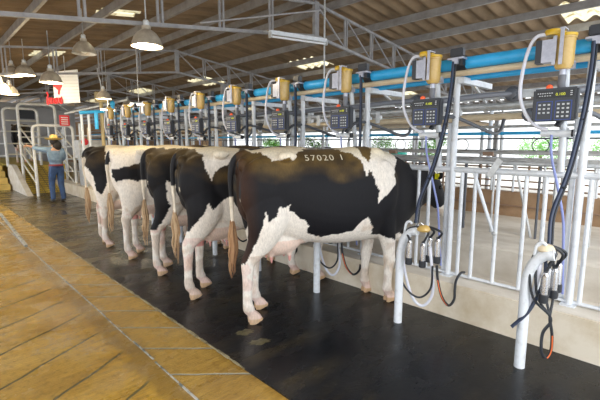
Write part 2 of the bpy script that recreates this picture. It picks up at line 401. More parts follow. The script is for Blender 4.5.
# ------------------------------------------------------------------ posts under the roof (far columns)
for x, y, l in ((6.6, 10, 'steel column behind the feed trough at the second truss'), (6.6, 20, 'steel column behind the feed trough far along the shed'), (13.6, 5, 'steel column on the open right side, nearest'), (13.6, 10, 'steel column on the open right side under the second truss'), (13.6, 15, 'steel column on the open right side under the third truss'), (13.6, 20, 'steel column on the open right side under the fourth truss'), (13.6, 25, 'steel column on the open right side, farthest')):
    z = tz(x) - dp
    tag(obj('steel_column', one(box, (x, y, z / 2), (.12, .12, z)), M['truss'], smooth=False), 'grey ' + l, 'column')

# ------------------------------------------------------------------ pendant lamps
def make_lamp(label):
    t = thing('pendant_lamp', label, 'lamp', (0, 0, 0), 0, 'pendant lamps')
    bm = B()
    outer = [(.03, .20), (.05, .195), (.052, .15), (.07, .142), (.11, .112), (.148, .062), (.172, .0), (.184, -.04), (.186, -.045)]
    inner = [(.178, -.044), (.165, .0), (.142, .055), (.10, .10), (.06, .125), (.03, .13)]
    lathe(bm, outer + inner, seg=28)
    obj('shade', bm, M['lamp'], t)
    bm = B(); ball(bm, (0, 0, .0), (.125, .125, .028), 20, 8); obj('bulb', bm, M['bulb'], t)
    bm = B(); lathe(bm, [(.03, .19), (.036, .21), (.036, .25), (.02, .265)], seg=14); obj('socket', bm, M['galv'], t)
    return t
LP = [((2.17, 4.9, 2.73), 'large lit pendant lamp nearest the camera, under the first truss'), ((2.21, 7.4, 3.03), 'pendant lamp hanging left of the largest one'),
      ((1.83, 10.0, 2.95), 'pendant lamp in the left pair over the tie beam, right of the two'), ((1.66, 10.3, 2.95), 'pendant lamp in the left pair over the tie beam, left of the two'),
      ((1.90, 8.3, 2.63), 'lit pendant lamp in front of the hanging white sign'), ((1.72, 11.2, 2.66), 'pendant lamp low above the gates at the left'),
      ((1.50, 10.7, 2.66), 'pendant lamp cut by the left edge of the photo'), ((3.6, 10.8, 2.66), 'lit pendant lamp above the beige control cabinet'), ((5.8, 15, 2.9), 'small distant pendant lamp behind the cabinet cable')]
bm = B(); ball(bm, (0, 0, .03), (.06, .06, .07), 20, 8); unlit = bpy.data.meshes.new('unlit_bulb'); bm.to_mesh(unlit); bm.free(); unlit.materials.append(M['lampin'])
L0 = None
for p, l in LP:
    if L0 is None: L0 = make_lamp(l); L0.location = p; t = L0
    else: t = dup(L0, p, label=l)
    top = rz(p[0]) - .14 - p[2]
    o = obj('cord', one(tube, [(0, 0, .27), (0, 0, top)], .008, 6), M['galv'], t)
    if 'left of the largest' in l:
        [setattr(c, 'data', unlit) for c in t.children if c.name.startswith('bulb')]; continue
    ld = bpy.data.lights.new('lamp_light', 'POINT'); ld.energy = 22; ld.color = (1, .8, .5); ld.shadow_soft_size = .12
    lo = bpy.data.objects.new('lamp_light', ld); COL.objects.link(lo); lo.location = (p[0], p[1], p[2] - .08)
# fluorescent fixtures under the truss
t = thing('fluorescent_lamp', 'long white fluorescent lamp under the nearest truss', 'lamp', (0, 0, 0))
a, b_ = Vector((3.85, 4.6, 3.08)), Vector((5.03, 4.6, 3.16))
obj('housing', one(bar, a + Vector((0, 0, .02)), b_ + Vector((0, 0, .02)), .055, .035), M['white'], t, False)
obj('tube_bulb', one(tube, [a + Vector((.03, 0, -.035)), b_ + Vector((-.03, 0, -.035))], .016, 10), M['signwhite'], t)
for q in (a, b_): obj('end_cap', one(box, q + Vector((0, 0, -.02)), (.025, .05, .07)), M['galv'], t, False)
for k in (.15, .85):
    q = a.lerp(b_, k); obj('hanger', one(tube, [q + Vector((0, 0, .05)), (q.x, 4.97, tz(q.x) - dp)], .008, 6), M['galv'], t)
for p, l in (((3.52, 8.5, 2.33), 'short lit fluorescent lamp above the sixth yellow jar'), ((3.75, 11.0, 2.36), 'distant lit fluorescent lamp at the end of the jar row')):
    t = thing('fluorescent_lamp', l, 'lamp', p)
    obj('housing', one(box, (0, 0, .02), (.36, .05, .03)), M['white'], t, False)
    obj('tube_bulb', one(tube, [(-.17, 0, -.005), (.17, 0, -.005)], .012, 8), M['bulb'], t)
    obj('hanger', one(tube, [(0, 0, .05), (0, 0, rz(p[0]) - p[2])], .006, 6), M['galv'], t)

# ------------------------------------------------------------------ milking line: long pipes
def longpipe(name, pts, r, m, label, cat='pipe', seg=12):
    return tag(obj(name, one(tube, pts, r, seg), m), label, cat)
PITCH = .968; NS = 10; Y0 = .80; YE = Y0 + NS * PITCH
vac = thing('vacuum_pipe', 'thick bright blue vacuum pipe running along all the yellow jars', 'pipe', (0, 0, 0))
for k in range(-1, NS):
    y0 = Y0 + k * PITCH - .17; 
    obj('pipe_section', one(tube, [(3.47, y0 + .03, 2.215), (3.47, y0 + PITCH - .03, 2.215)], .05, 16), M['bluepipe'], vac)
    obj('coupling', one(lathe, [(.052, -.045), (.062, -.04), (.062, .04), (.052, .045)], (3.47, y0, 2.215), 16, 'Y'), M['black'], vac)
longpipe('milk_pipe', [(3.47, -.5, 2.135), (3.47, YE - .3, 2.135)], .027, M['beige'], 'cream plastic pipe just under the thick blue pipe')
longpipe('air_pipe', [(3.60, -.5, 2.11), (3.60, YE - .3, 2.11)], .026, M['bluepipe'], 'thinner blue pipe below the cream pipe')
lb = thing('support_rail', 'grey square rail carrying round black unions behind the posts', 'rail', (0, 0, 0))
obj('rail', one(box, (4.05, 5, 1.985), (.06, 12, .07)), M['galv'], lb, False)
lc = thing('collector_pipe', 'grey round pipe just below the square rail', 'pipe', (0, 0, 0))
obj('pipe_run', one(tube, [(4.05, -1, 1.89), (4.05, 11, 1.89)], .03, 10), M['galv'], lc)
ld2 = thing('return_pipe', 'cream pipe with side unions above the thin blue line', 'pipe', (0, 0, 0))
obj('pipe_run', one(tube, [(4.05, -1, 1.785), (4.05, 11, 1.785)], .032, 10), M['beige'], ld2)
for k in range(NS + 1):
    y = Y0 + k * PITCH + .0
    obj('union', one(lathe, [(.03, -.07), (.05, -.06), (.05, .0), (.07, .005), (.07, .04), (.03, .045)], (3.99, y + .55, 1.985), 14, 'X'), M['greyhose'], lb)
    obj('drop_stub', one(box, (4.05, y + .28, 1.90), (.05, .07, .22)), M['galv'], lb, False)
    obj('saddle', one(box, (4.04, y + .1, 1.84), (.05, .06, .14)), M['galv'], lc, False)
    obj('union', one(lathe, [(.03, -.07), (.045, -.06), (.045, .0), (.062, .005), (.062, .04), (.03, .045)], (4.0, y + .4, 1.79), 14, 'X'), M['greyhose'], ld2)

def crossbeam_bm():
    bm = B(); box(bm, (0, 0, 0), (1.0, .05, .06)); bar(bm, (-.1, 0, 0), (.9, 0, .5), .02, .02); bar(bm, (.1, 0, .02), (.9, 0, -.1), .015, .015); return bm
beam_me = None

# ---- one milking station: separate things, first built, the rest copied
M['elbow'] = mat('slate_grey_pipe', (.16, .17, .20), .4)
def make_jar():
    t = thing('milk_jar', '', 'milk jar', (3.3, Y0, 2.17), 0, 'milk jars along the row')
    bm = B(); lathe(bm, [(.02, -.125), (.045, -.12), (.055, -.10), (.060, -.085), (.062, .075), (.067, .077), (.067, .09), (.062, .092), (.062, .10), (.05, .105)], (0, 0, 0), 24); obj('body', bm, M['jar'], t)
    bm = B(); lathe(bm, [(.066, .09), (.069, .092), (.069, .108), (.05, .114), (.03, .118)], (0, 0, 0), 24); obj('lid_ring', bm, M['jarlid'], t)
    bm = B(); lathe(bm, [(.05, -.02), (.055, 0), (.05, .018), (.02, .026)], (-.01, .075, .13), 16); box(bm, (-.01, .05, .12), (.05, .1, .02)); obj('lid_valve', bm, M['jarlid'], t)
    bm = B(); box(bm, (-.075, .045, .0), (.008, .022, .19)); box(bm, (-.05, .0, .135), (.09, .03, .008)); box(bm, (-.09, .0, .02), (.008, .022, .24)); obj('bracket', bm, M['bracket'], t, False)
    bm = B(); box(bm, (-.045, .085, .0), (.07, .07, .15)); obj('pulsator', bm, M['bracket'], t, False)
    bm = B(); box(bm, (-.045, .14, -.0), (.072, .038, .155)); obj('pulsator_cover', bm, M['box'], t, False)
    bm = B(); lathe(bm, [(.022, -.17), (.022, -.11)], (0, 0, 0), 12); box(bm, (.06, -.03, -.09), (.05, .05, .05)); obj('outlet', bm, M['bracket'], t)
    # dark elbow pipe to the rail
    obj('elbow_pipe', one(tube, curve([(.0, 0, -.16), (.0, 0, -.24), (.03, -.02, -.265), (.15, -.08, -.255), (.4, -.25, -.215), (.64, -.42, -.19)], 6), .025, 10), M['elbow'], t)
    return t
def make_keypad():
    t = thing('keypad_box', '', 'controller', (3.25, Y0 + .015, 1.80), 0, 'keypad boxes along the row')
    # face looks towards -X (-Y a bit) : local y axis along row, face normal -x
    R = thing  # noqa
    bm = B(); box(bm, (0, 0, 0.005), (.07, .27, .225)); bmesh.ops.bevel(bm, geom=bm.edges[:], offset=.012, segments=2, affect='EDGES'); obj('housing', bm, M['box'], t)
    obj('screen', one(box, (-.036, 0, .075), (.004, .23, .052)), M['black'], t, False)
    for s in (-1, 1):
        p = obj('key_panel', one(box, (-.036, s * .057, -.035), (.004, .098, .13)), M['boxpanel'], t, False)
        obj('panel_face', one(box, (-.0375, s * .057, -.035), (.004, .088, .12)), M['box'], p, False)
        bm = B()
        for r in range(4 if s < 0 else 3):
            for c in range(3): box(bm, (-.041, s * .057 + (c - 1) * .028, .005 - r * .027), (.004, .014, .011))
        obj('keys', bm, M['key'], p, False)
    bm = B()
    for i in range(7): box(bm, (-.039, .10 - i * .014, .083), (.003, .008, .006)); 
    for i in range(5): box(bm, (-.039, .09 - i * .016, .066), (.003, .009, .005))
    for i in range(3): box(bm, (-.039, -.098, .09 - i * .013), (.003, .012, .006))
    obj('legend', bm, M['key'], t, False)
    cu = bpy.data.curves.new('digits', 'FONT'); cu.body = '0.100'; cu.size = .026; cu.extrude = .001; cu.align_x = 'CENTER'
    tmp = bpy.data.objects.new('digits', cu); me = bpy.data.meshes.new_from_object(tmp); me.transform(Matrix.Rotation(-PI / 2, 4, 'Z') @ Matrix.Rotation(PI / 2, 4, 'X')); me.transform(Matrix.Translation((-.0395, -.035, .064)))
    bpy.data.objects.remove(tmp); obj('display_digits', me, M['digit'], t, False)
    obj('beacon', one(lathe, [(.02, 0), (.022, .01), (.018, .026), (.006, .034)], (0, .045, .112), 14), M['beacon'], t)
    obj('mount_clamp', one(box, (.055, -.02, .0), (.06, .05, .1)), M['bracket'], t, False)
    return t
def make_hose():
    """clear arching hose from the jar down to the clamp tube and on to the trough"""
    t = thing('clear_hose', '', 'hose', (3.3, Y0, 0), 0, 'clear hoses beside the jars')
    obj('upper_hose', one(tube, curve([(-.03, .10, 2.29), (-.05, .17, 2.28), (-.06, .215, 2.18), (-.07, .24, 2.0), (-.07, .235, 1.86), (-.06, .19, 1.74), (-.05, .12, 1.66), (-.04, .05, 1.635)], 6), .0125, 8), M['clear'], t)
    obj('lower_hose', one(tube, curve([(-.02, .03, 1.60), (-.02, .025, 1.5), (-.01, .01, 1.4), (.0, -.02, 1.28), (.02, -.06, 1.1), (.05, -.08, .95), (.08, -.09, .7), (.12, -.1, .42)], 6), .009, 8), M['lilac'], t)
    return t
def make_clamp():
    t = thing('clamp_tube', '', 'clamp', (3.3, Y0, 1.61), 0, 'grey clamp tubes on the posts')
    obj('sleeve', one(tube, [(.0, .10, 0), (.0, -.09, 0)], .026, 14), M['white'], t)
    obj('end_plug', one(lathe, [(.027, -.1), (.027, -.088), (.02, -.087)], (0, 0, 0), 14, 'Y'), M['black'], t)
    obj('arm', one(tube, [(0, -.06, 0), (.11, -.1, .0)], .012, 8), M['galv'], t)
    return t
def make_conn():
    t = thing('hose_manifold', '', 'manifold', (3.40, Y0 - .17, 2.24), 0, 'black hose manifolds on the blue pipe')
    bm = B(); box(bm, (-.02, 0, .05), (.06, .11, .07)); bmesh.ops.bevel(bm, geom=bm.edges[:], offset=.008, segments=2, affect='EDGES'); obj('head', bm, M['box'], t)
    bm = B(); box(bm, (-.02, 0, .0), (.09, .13, .014)); box(bm, (-.05, 0, -.02), (.03, .05, .05)); obj('saddle_plate', bm, M['bracket'], t, False)
    bm = B(); box(bm, (-.02, -.045, -.02), (.05, .03, .07)); obj('side_valve', bm, M['black'], t, False)
    return t
def hose_pts(dx, dy, end=(2.93, -.10, .89)):
    P0 = (3.34, -.155, 2.215)
    return curve([(P0[0] + dx, P0[1] + dy, P0[2]), (P0[0] - .02 + dx, P0[1] + dy, 2.0), (3.26 + dx, -.145 + dy, 1.7), (3.14 + dx, -.12 + dy, 1.35), (3.02 + dx, -.08 + dy, 1.08), (end[0] + dx, end[1] + dy, end[2])], 6)
def make_drop():
    t = thing('twin_hose', '', 'hose', (0, Y0, 0), 0, 'dark twin hoses dropping to the clusters')
    obj('milk_hose', one(tube, hose_pts(0, 0), .012, 10), M['bluehose'], t)
    obj('pulse_hose', one(tube, hose_pts(.012, -.016), .007, 8), M['black'], t)
    bm = B()
    bm.free()
    for z, x, y in ((1.7, 3.265, -.15), (1.25, 3.10, -.115)): obj('hose_tie', one(ball, (x, y, z), (.019, .019, .008), 10, 6), M['black'], t)
    return t
def make_post():
    t = thing('hook_post', '', 'post', (2.88, Y0, 0), 0, 'hooked floor posts')
    P = curve([(0, 0, .01), (0, 0, .3), (0, 0, .58), (0, -.01, .68), (0, -.04, .765), (0, -.09, .82), (0, -.15, .835)], 5)
    obj('upright', one(tube, P, .034, 18), M['white'], t)
    obj('hook', one(tube, curve([(.0, .01, .60), (.0, -.03, .78), (.0, -.045, .88), (.0, -.075, .905), (.0, -.10, .89)], 5), .011, 8), M['white'], t)
    return t
def cup(bm_s, bm_r, top, dirv=(0, 0, -1)):
    top = Vector(top); d = Vector(dirv).normalized()
    tube(bm_s, [top, top + d * .015, top + d * .02, top + d * .15], [.014, .019, .0235, .023], 12)
    tube(bm_r, [top + d * .145, top + d * .15, top + d * .20, top + d * .205], [.024, .029, .029, .02], 12)
def make_cluster(kind):
    """claw with four steel cups hanging on a hooked post"""
    c = Vector((.03, -.19, .86)) if kind else Vector((.03, -.09, .865))
    t = thing('milking_cluster', '', 'milking cluster', (2.88, Y0, 0), 0, 'milking clusters on the hooked posts')
    bm = B(); lathe(bm, [(.018, -.028), (.045, -.022), (.055, -.008), (.05, .005), (.04, .02), (.016, .03)], c, 18)
    obj('claw', bm, M['jar'] if kind else M['beige'], t)
    obj('claw_hook', one(tube, curve([c + Vector((0, 0, .025)), c + Vector((-.02, .03, .045)), c + Vector((-.03, .05, .02))], 4), .006, 6), M['steel'], t)
    if kind: offs = [(-.05, .085, .10), (.0, .0, .12), (.04, -.03, .08), (.05, -.09, .08)]
    else: offs = [(-.03, -.02, .15), (.02, -.015, .12), (.04, -.05, .135), (.07, -.06, .10)]
    for dx, dy, dz in offs:
        top = c + Vector((dx * 1.3, dy, -dz))
        s, r = B(), B(); cup(s, r, top, (dx * .1, dy * .1, -1))
        st = obj('teat_cup', s, M['steel'], t); obj('cup_end', r, M['black'], st); obj('cup_neck', one(tube, [top + Vector((0, 0, .012)), top - Vector((0, 0, .002))], [.012, .0145], 10), M['black'], st)
        mid = c + Vector((dx * .9, dy * 1.0 + (.04 if dy > 0 else -.04), -dz * .25))
        obj('short_tube', one(tube, curve([c + Vector((0, 0, -.0)), c + Vector((dx * .5, dy * .5, .012)), mid, top], 5), .0095, 8), M['black'], t)
    if kind:
        # big black and clear loops and the orange-striped tube to the fence
        obj('pulse_loop', one(tube, curve([c + Vector((0, .02, 0)), c + Vector((-.05, .16, -.10)), c + Vector((-.04, .2, -.3)), c + Vector((0, .16, -.52)), c + Vector((.03, .04, -.6)), c + Vector((.04, -.06, -.5)), c + Vector((.02, -.08, -.3))], 8), .0085, 8), M['black'], t)
        obj('milk_loop', one(tube, curve([c + Vector((0, .04, .0)), c + Vector((-.02, .15, -.05)), c + Vector((.02, .19, -.3)), c + Vector((.05, .12, -.6)), c + Vector((.07, .02, -.68)), c + Vector((.08, -.06, -.55)), c + Vector((.04, -.06, -.3)), c + Vector((.02, -.05, -.15))], 8), .012, 8), M['clear'], t)
        pts = curve([c + Vector((.06, -.095, -.3)), c + Vector((.07, -.105, -.42)), c + Vector((.10, -.13, -.56)), c + Vector((.19, -.15, -.66)), c + Vector((.29, -.15, -.64)), c + Vector((.34, -.13, -.57)), c + Vector((.38, -.12, -.50)), c + Vector((.48, -.11, -.46)), c + Vector((.56, -.11, -.47))], 8)
        s = obj('fence_tube', one(tube, pts, .011, 8), M['black'], t)
        obj('orange_stripe', one(tube, [p + Vector((-.0085, -.003, .0)) for p in pts[8:24]], .0045, 6), M['orange'], s)
    else:
        for j, (a_, b2) in enumerate(((-.05, .05), (-.03, .03), (.02, .0), (.05, -.03))):
            obj('long_tube', one(tube, curve([c + Vector((a_ * .4, b2, -.01)), c + Vector((a_, b2 * 1.4, -.14)), c + Vector((a_ * 1.1, b2 * 1.1 - .02, -.33)), c + Vector((.01, -.055, -.45)), c + Vector((.012 + a_ * .1, -.06, -.52))], 7), .0085, 8), M['black'], t)
        lp = [c + Vector((.01, -.06, -.50)), c + Vector((.0, -.025, -.58)), c + Vector((-.01, -.03, -.70)), c + Vector((.01, -.055, -.745)), c + Vector((.03, -.075, -.69)), c + Vector((.02, -.075, -.58)), c + Vector((.012, -.06, -.49))]
        s = obj('tube_loop', one(tube, curve(lp, 7), .010, 8), M['black'], t)
        obj('orange_stripe', one(tube, [p + Vector((-.008, -.004, 0)) for p in curve(lp, 7)[22:36]], .0045, 6), M['orange'], s)
        obj('milk_tube', one(tube, curve([c + Vector((-.02, .03, .03)), c + Vector((-.02, .02, -.15)), c + Vector((-.02, .06, -.38)), c + Vector((-.06, .10, -.52))], 7), .013, 8), M['clear'], t)
        obj('flat_tube', one(tube, curve([c + Vector((.0, -.0, .0)), c + Vector((-.02, -.01, -.2)), c + Vector((-.04, .05, -.42)), c + Vector((-.09, .14, -.56))], 7), [(.016, .008)] * 22, 8), M['bluehose'], t)
    return t
def make_rails():
    """pair of white pipe uprights with a cross arm carrying the overhead pipes"""
    t = thing('pipe_stand', '', 'stand', (3.5, Y0 - .13, 0), 0, 'pipe stands on the curb')
    obj('tall_upright', one(tube, [(0, 0, .33), (-.01, 0, 2.12)], .027, 14), M['galvb'], t)
    obj('short_upright', one(tube, [(-.01, .13, 1.33), (-.13, .13, 2.14)], .024, 12), M['galvb'], t)
    obj('inner_upright', one(tube, [(.03, .06, .33), (.03, .06, 1.72)], .022, 10), M['galvb'], t)
    obj('foot', one(box, (0, 0, .325), (.12, .1, .012)), M['galvb'], t, False)
    bm = B(); box(bm, (.26, -.05, 2.075), (.62, .05, .05)); obj('cross_arm', bm, M['galvb'], t, False)
    obj('arm_strut', one(bar, (.2, -.05, 2.06), (.58, -.02, 1.93), .02, .02), M['galv'], t, False)
    return t
def make_drop2():
    t = thing('twin_hose', '', 'hose', (0, Y0 + PITCH * 2, 0), 0, 'dark twin hoses dropping to the clusters')
    for dx, r_, m, n in ((0, .011, 'bluehose', 'milk_hose'), (.022, .007, 'black', 'pulse_hose')):
        obj(n, one(tube, curve([(3.34 + dx, -.155, 2.215), (3.34 + dx, -.16, 2.0), (3.335 + dx, -.165, 1.75), (3.33 + dx, -.165, 1.5), (3.28 + dx, -.16, 1.2), (3.10 + dx, -.14, .98), (2.93 + dx, -.11, .90)], 5), r_, 8), M[m], t)
    return t
def make_festoon():
    t = thing('side_hose', '', 'hose', (0, Y0, 0), 0, 'dark side hoses to the rear pipes')
    obj('hose_run', one(tube, curve([(3.33, .0, 1.68), (3.38, -.06, 1.755), (3.48, -.13, 1.765), (3.68, -.22, 1.70), (3.88, -.31, 1.63), (3.98, -.34, 1.66), (4.02, -.35, 1.76)], 6), .016, 10), M['greyhose'], t)
    obj('hose_end', one(tube, [(3.32, .01, 1.66), (3.33, 0, 1.69)], .021, 10), M['black'], t)
    return t
fest = make_festoon()
drop2 = make_drop2(); drop2['label'] = 'dark twin hose hanging straight down behind the nearest cow back'
jar = make_jar(); key = make_keypad(); hose = make_hose(); clamp = make_clamp(); conn = make_conn(); drop = make_drop(); post = make_post(); cl0 = make_cluster(0); cl1 = make_cluster(1); stand = make_rails()
cl1.location.y = Y0 + PITCH
def near(k, what, ref0):
    return what % (ORD[k] if k < 10 else 'farthest')
TXT = [(jar, 'amber plastic milk jar on the blue pipe, %s of the row'), (key, 'charcoal keypad box with orange beacon, %s of the row'), (hose, 'arching clear hose beside its amber jar, %s of the row'), (clamp, 'short grey clamp tube with black end plug, %s of the row'), (conn, 'black hose manifold on the blue pipe, %s of the row'), (drop, 'dark twin hose running from blue pipe to cluster, %s of the row'), (post, 'white hooked floor post on the black mat, %s of the row'), (stand, 'silver pipe stand on the curb, %s of the row'), (fest, 'dark grey side hose behind the keypad box, %s of the row')]
REFS = ['in the right corner of the photo', 'in front of the first cow head', 'over the first cow shoulder', 'over the back of the first cow', 'over the second cow', 'over the third cow']
for k in range(NS):
    for o, l in TXT:
        if k == 0: o['label'] = l % ORD[k]
        elif o is post and k > 6: continue
        elif o is post and k >= 2: q = dup(o, (2.88, Y0 + PITCH * k, 0), label=l % ORD[k]); q.scale = (1, -1, 1)
        elif o is drop and k == 2: continue
        elif o is drop and k >= 2: dup(drop2, (0, Y0 + PITCH * k, 0), label='dark twin hose hanging straight down from the blue pipe, %s of the row' % ORD[k])
        elif o is drop and k == 1: dup(o, (o.location.x, o.location.y + PITCH * k, o.location.z), label=l % ORD[k])
        else: dup(o, (o.location.x, o.location.y + PITCH * k + (.0 if k < 2 else random.uniform(-.015, .015)), o.location.z + (0 if k < 2 else random.uniform(-.012, .012))), label=l % ORD[k])
cl0['label'] = 'milking cluster with bundled black tubes on the nearest white hooked post'
cl1['label'] = 'milking cluster with spread steel cups on the second nearest hooked post'
for k in range(2, 7):
    q = dup(cl1, (cl1.location.x + .05, Y0 + PITCH * k + .08, 0), label='milking cluster on the white hooked post, %s of the row, between cows' % ORD[k])

# ---- stall fence, one panel per station
def fence_panel(y0, y1, bars, diag, label, top=True):
    t = thing('stall_fence', label, 'fence', (3.5, y0, 0), 0, 'stall fence panels on the curb')
    obj('base_rail', one(tube, [(0, 0, .345), (0, y1 - y0, .345)], .014, 10), M['galvb'], t)
    obj('neck_rail', one(tube, [(0, 0, 1.305), (0, y1 - y0, 1.305)], .026, 12), M['galvb'] , t)
    obj('upper_rail', one(tube, [(.1, 0, 1.375), (.1, y1 - y0, 1.375)], .019, 10), M['galv'], t)
    for b in bars: obj('bar', one(tube, [(0, b, .345), (0, b, 1.30)], .0165, 10), M['galvb'], t)
    if diag:
        obj('diagonal_bar', one(tube, [(0, .78, 1.29), (0, .64, .92), (0, .58, .78)], .0145, 10), M['galvb'], t)
        obj('latch_plate', one(box, (-.03, .60, 1.335), (.012, .05, .17), 0, 0, .5), M['galv'], t, False)
        obj('pivot', one(ball, (0, .575, .78), .024, 10, 6), M['galv'], t)
    return t
W = ['empty silver stall fence panel in the right corner of the photo', 'empty silver stall fence panel between the two visible clusters']
fence_panel(-.295, .67, [.22, .36, .57, .76, .90], True, W[0])
fence_panel(.67, 1.638, [.22, .36, .57, .76, .88], True, W[1])
for k in range(2, 7):
    y = .67 + PITCH * (k - 1)
    fence_panel(y, y + PITCH, [.225, .335, .90], False, 'silver stall fence panel around the neck of the %s' % ['nearest cow', 'second nearest cow', 'third nearest cow', 'fourth nearest cow', 'farthest cow of the row'][k - 2])
fence_panel(.67 + PITCH * 6, .67 + PITCH * 10, [.2 * i for i in range(1, 19)], False, 'far silver stall fence beyond the cows')

# ---- opposite line behind the trough (X about 6.4)
def farline():
    f = thing('far_fence', 'silver fence with many uprights standing on the low tan wall', 'fence', (6.38, 0, 0))
    for z, r, m in ((1.30, .025, 'galvb'), (1.40, .022, 'galv'), (.98, .012, 'brownpipe'), (1.08, .012, 'brownpipe'), (1.18, .012, 'brownpipe'), (.88, .012, 'brownpipe')):
        obj('rail', one(tube, [(0, -1.3, z), (0, 22, z)], r, 8), M[m], f)
    bm0 = None
    y = -.9; i = 0
    while y < 16:
        o = obj('bar', one(tube, [(-.02, y, .6 if i % 3 else .82), (-.02, y, 1.32)], .017, 8), M['galvb'] if i % 3 else M['brownpipe'], f); y += random.choice((.17, .24, .31, .2)); i += 1
        if i > 90: break
    for z, r, m, l in ((1.915, .028, 'bluepipe', 'thin blue pipe of the opposite milking line, upper'), (1.68, .024, 'bluepipe', 'thin blue pipe of the opposite milking line, lower'), (1.60, .012, 'greyhose', 'thin dark wire pipe of the opposite milking line'), (2.05, .03, 'galv', 'grey round pipe of the opposite milking line'), (1.78, .022, 'galv', 'thin grey pipe between the two blue lines opposite')):
        tag(obj('far_pipe', one(tube, [(6.5, -1.3, z), (6.5, 22, z)], r, 8), M[m]), l, 'pipe')
    # posts and dark unit boxes
    t0 = thing('far_stand', 'silver pipe stand of the opposite milking line, nearest of its row', 'stand', (6.55, .2, 0), 0, 'pipe stands of the opposite line')
    obj('upright', one(tube, [(0, 0, 0.02), (0, 0, 2.1)], .03, 10), M['galvb'], t0)
    obj('second_upright', one(tube, [(0, .12, .02), (0, .12, 1.75)], .024, 10), M['galv'], t0)
    obj('valve', one(box, (-.05, -.06, 1.42), (.08, .16, .05)), M['greyhose'], t0, False)
    obj('hose_ring', one(tube, [(-.05, .42 + .11 * math.cos(a), 1.50 + .10 * math.sin(a)) for a in [i * PI / 9 for i in range(19)]], .007, 6), M['black'], t0)
    for k in range(1, 16): dup(t0, (6.55, .2 + k * 1.15, 0), label='silver pipe stand of the opposite milking line, number %d from the right' % (k + 1))
    bm = B()
    tag(obj('low_pipe', one(tube, [(6.289, -1.3, .62), (6.289, 18, .62)], .012, 6), M['brownpipe']), 'thin brown pipe fixed along the low tan wall', 'pipe')
farline()
f2 = thing('trough_fence', 'grey inner fence with slanted bars standing on the raised trough step', 'fence', (5.0, 0, 0))
for z, r_ in ((1.34, .022), (1.42, .014)): obj('rail', one(tube, [(0, -1.2, z), (0, 13, z)], r_, 8), M['galv'], f2)
y = -.8; i = 0
while y < 10:
    if i % 4 == 2: obj('slanted_bar', one(tube, [(0, y, 1.33), (.02, y - .22, .46)], .015, 8), M['galv'], f2)
    else: obj('bar', one(tube, [(0, y, .45), (0, y, 1.33)], .014 if i % 2 else .02, 8), M['galv'] if i % 3 else M['greyhose'], f2)
    if i % 5 == 1: obj('latch', one(box, (-.01, y + .08, 1.41), (.04, .12, .05)), M['brownpipe'], f2, False)
    y += (.16, .27, .22, .34)[i % 4]; i += 1
# third line, farther right under the roof
for k in range(9):
    y = 1.2 + k * 2.2
    tag(obj('rear_post', one(tube, [(9.6, y, 0), (9.6, y, 2.2)], .04, 8), M['galvb']), 'silver post of the rear pen, %s, seen between the pipes' % (ORD[k]), 'post', 'rear pen posts')
for z, l in ((1.1, 'lower'), (1.35, 'middle'), (2.2, 'top')):
    tag(obj('rear_rail', one(tube, [(9.6, -1, z), (9.6, 21, z)], .025, 8), M['galv']), 'long silver rail of the rear pen, ' + l, 'rail')
tag(obj('plastic_barrel', one(lathe, [(.2, 0), (.24, .04), (.24, .42), (.2, .45)], (9.8, 6.2, .9), 18), M['teal']), 'teal plastic barrel in the rear behind the pipes', 'barrel')
tag(obj('barrel_stand', one(box, (9.8, 6.2, .45), (.5, .5, .9)), M['galv'], smooth=False), 'grey block under the teal barrel', 'stand')

# ------------------------------------------------------------------ outside: trees and a pale shed
def make_tree(label, seed):
    rnd = random.Random(seed)
    t = thing('tree', label, 'tree', (0, 0, 0), 0, 'trees outside the shed')
    obj('trunk', one(tube, [(0, 0, 0), (.1, 0, 1.2), (0, .1, 2.2)], [.18, .14, .1], 8), M['bark'], t)
    bm = B()
    blobs = [(rnd.uniform(-1.3, 1.3), rnd.uniform(-1.3, 1.3), rnd.uniform(1.2, 3.6), rnd.uniform(.6, 1.1)) for _ in range(10)]
    for i in range(2600):
        bx, by, bz, r = rnd.choice(blobs); v = Vector((rnd.gauss(0, 1), rnd.gauss(0, 1), rnd.gauss(0, 1))).normalized() * r * rnd.uniform(.6, 1.05)
        c = Vector((bx, by, bz)) + v; u = Vector((rnd.gauss(0, 1), rnd.gauss(0, 1), rnd.gauss(0, 1))).normalized(); w = u.orthogonal().normalized(); s = .09
        bm.faces.new([bm.verts.new(c + u * s), bm.verts.new(c + w * s * .5), bm.verts.new(c - u * s), bm.verts.new(c - w * s * .5)])
    obj('foliage', bm, M['leaf'], t, False)
    return t
T0 = make_tree('green tree outside beyond the right posts, nearest', 3); T0.location = (24, 3.2, -.04); T0.scale = (.62, .62, .5)
for i, (x, y, l) in enumerate([(23, 6.2, 'green tree outside, second from the right'), (24, 13, 'green tree outside behind the hose ring'), (25, 17, 'green tree outside above the first cow neck'), (24, 23, 'green tree outside above the first cow shoulder'), (26, 31, 'green tree outside above the first cow back'), (30, 36, 'green tree outside, farthest along the shed')]):
    dup(T0, (x, y, -.04), rz=i * 1.3, label=l)
bm = B(); vs = [bm.verts.new(q) for q in ((14.4, 9.5, 2.9), (27, 9.5, 2.55), (27, 46, 2.55), (14.4, 46, 2.9))]; bm.faces.new(vs)
vs = [bm.verts.new(q) for q in ((14.4, 9.5, 2.96), (27, 9.5, 2.61), (27, 46, 2.61), (14.4, 46, 2.96))]; bm.faces.new(vs); struct(obj('ceiling_side_wing', bm, M['roof'], smooth=False))
slab('wall_far_right', 7.0, 27, 40.8, 41.0, -.1, 4.0, M['tanwall'])
slab('wall_outside_shed', 34, 34.3, -10, 80, -.1, 3.2, M['curtain'])

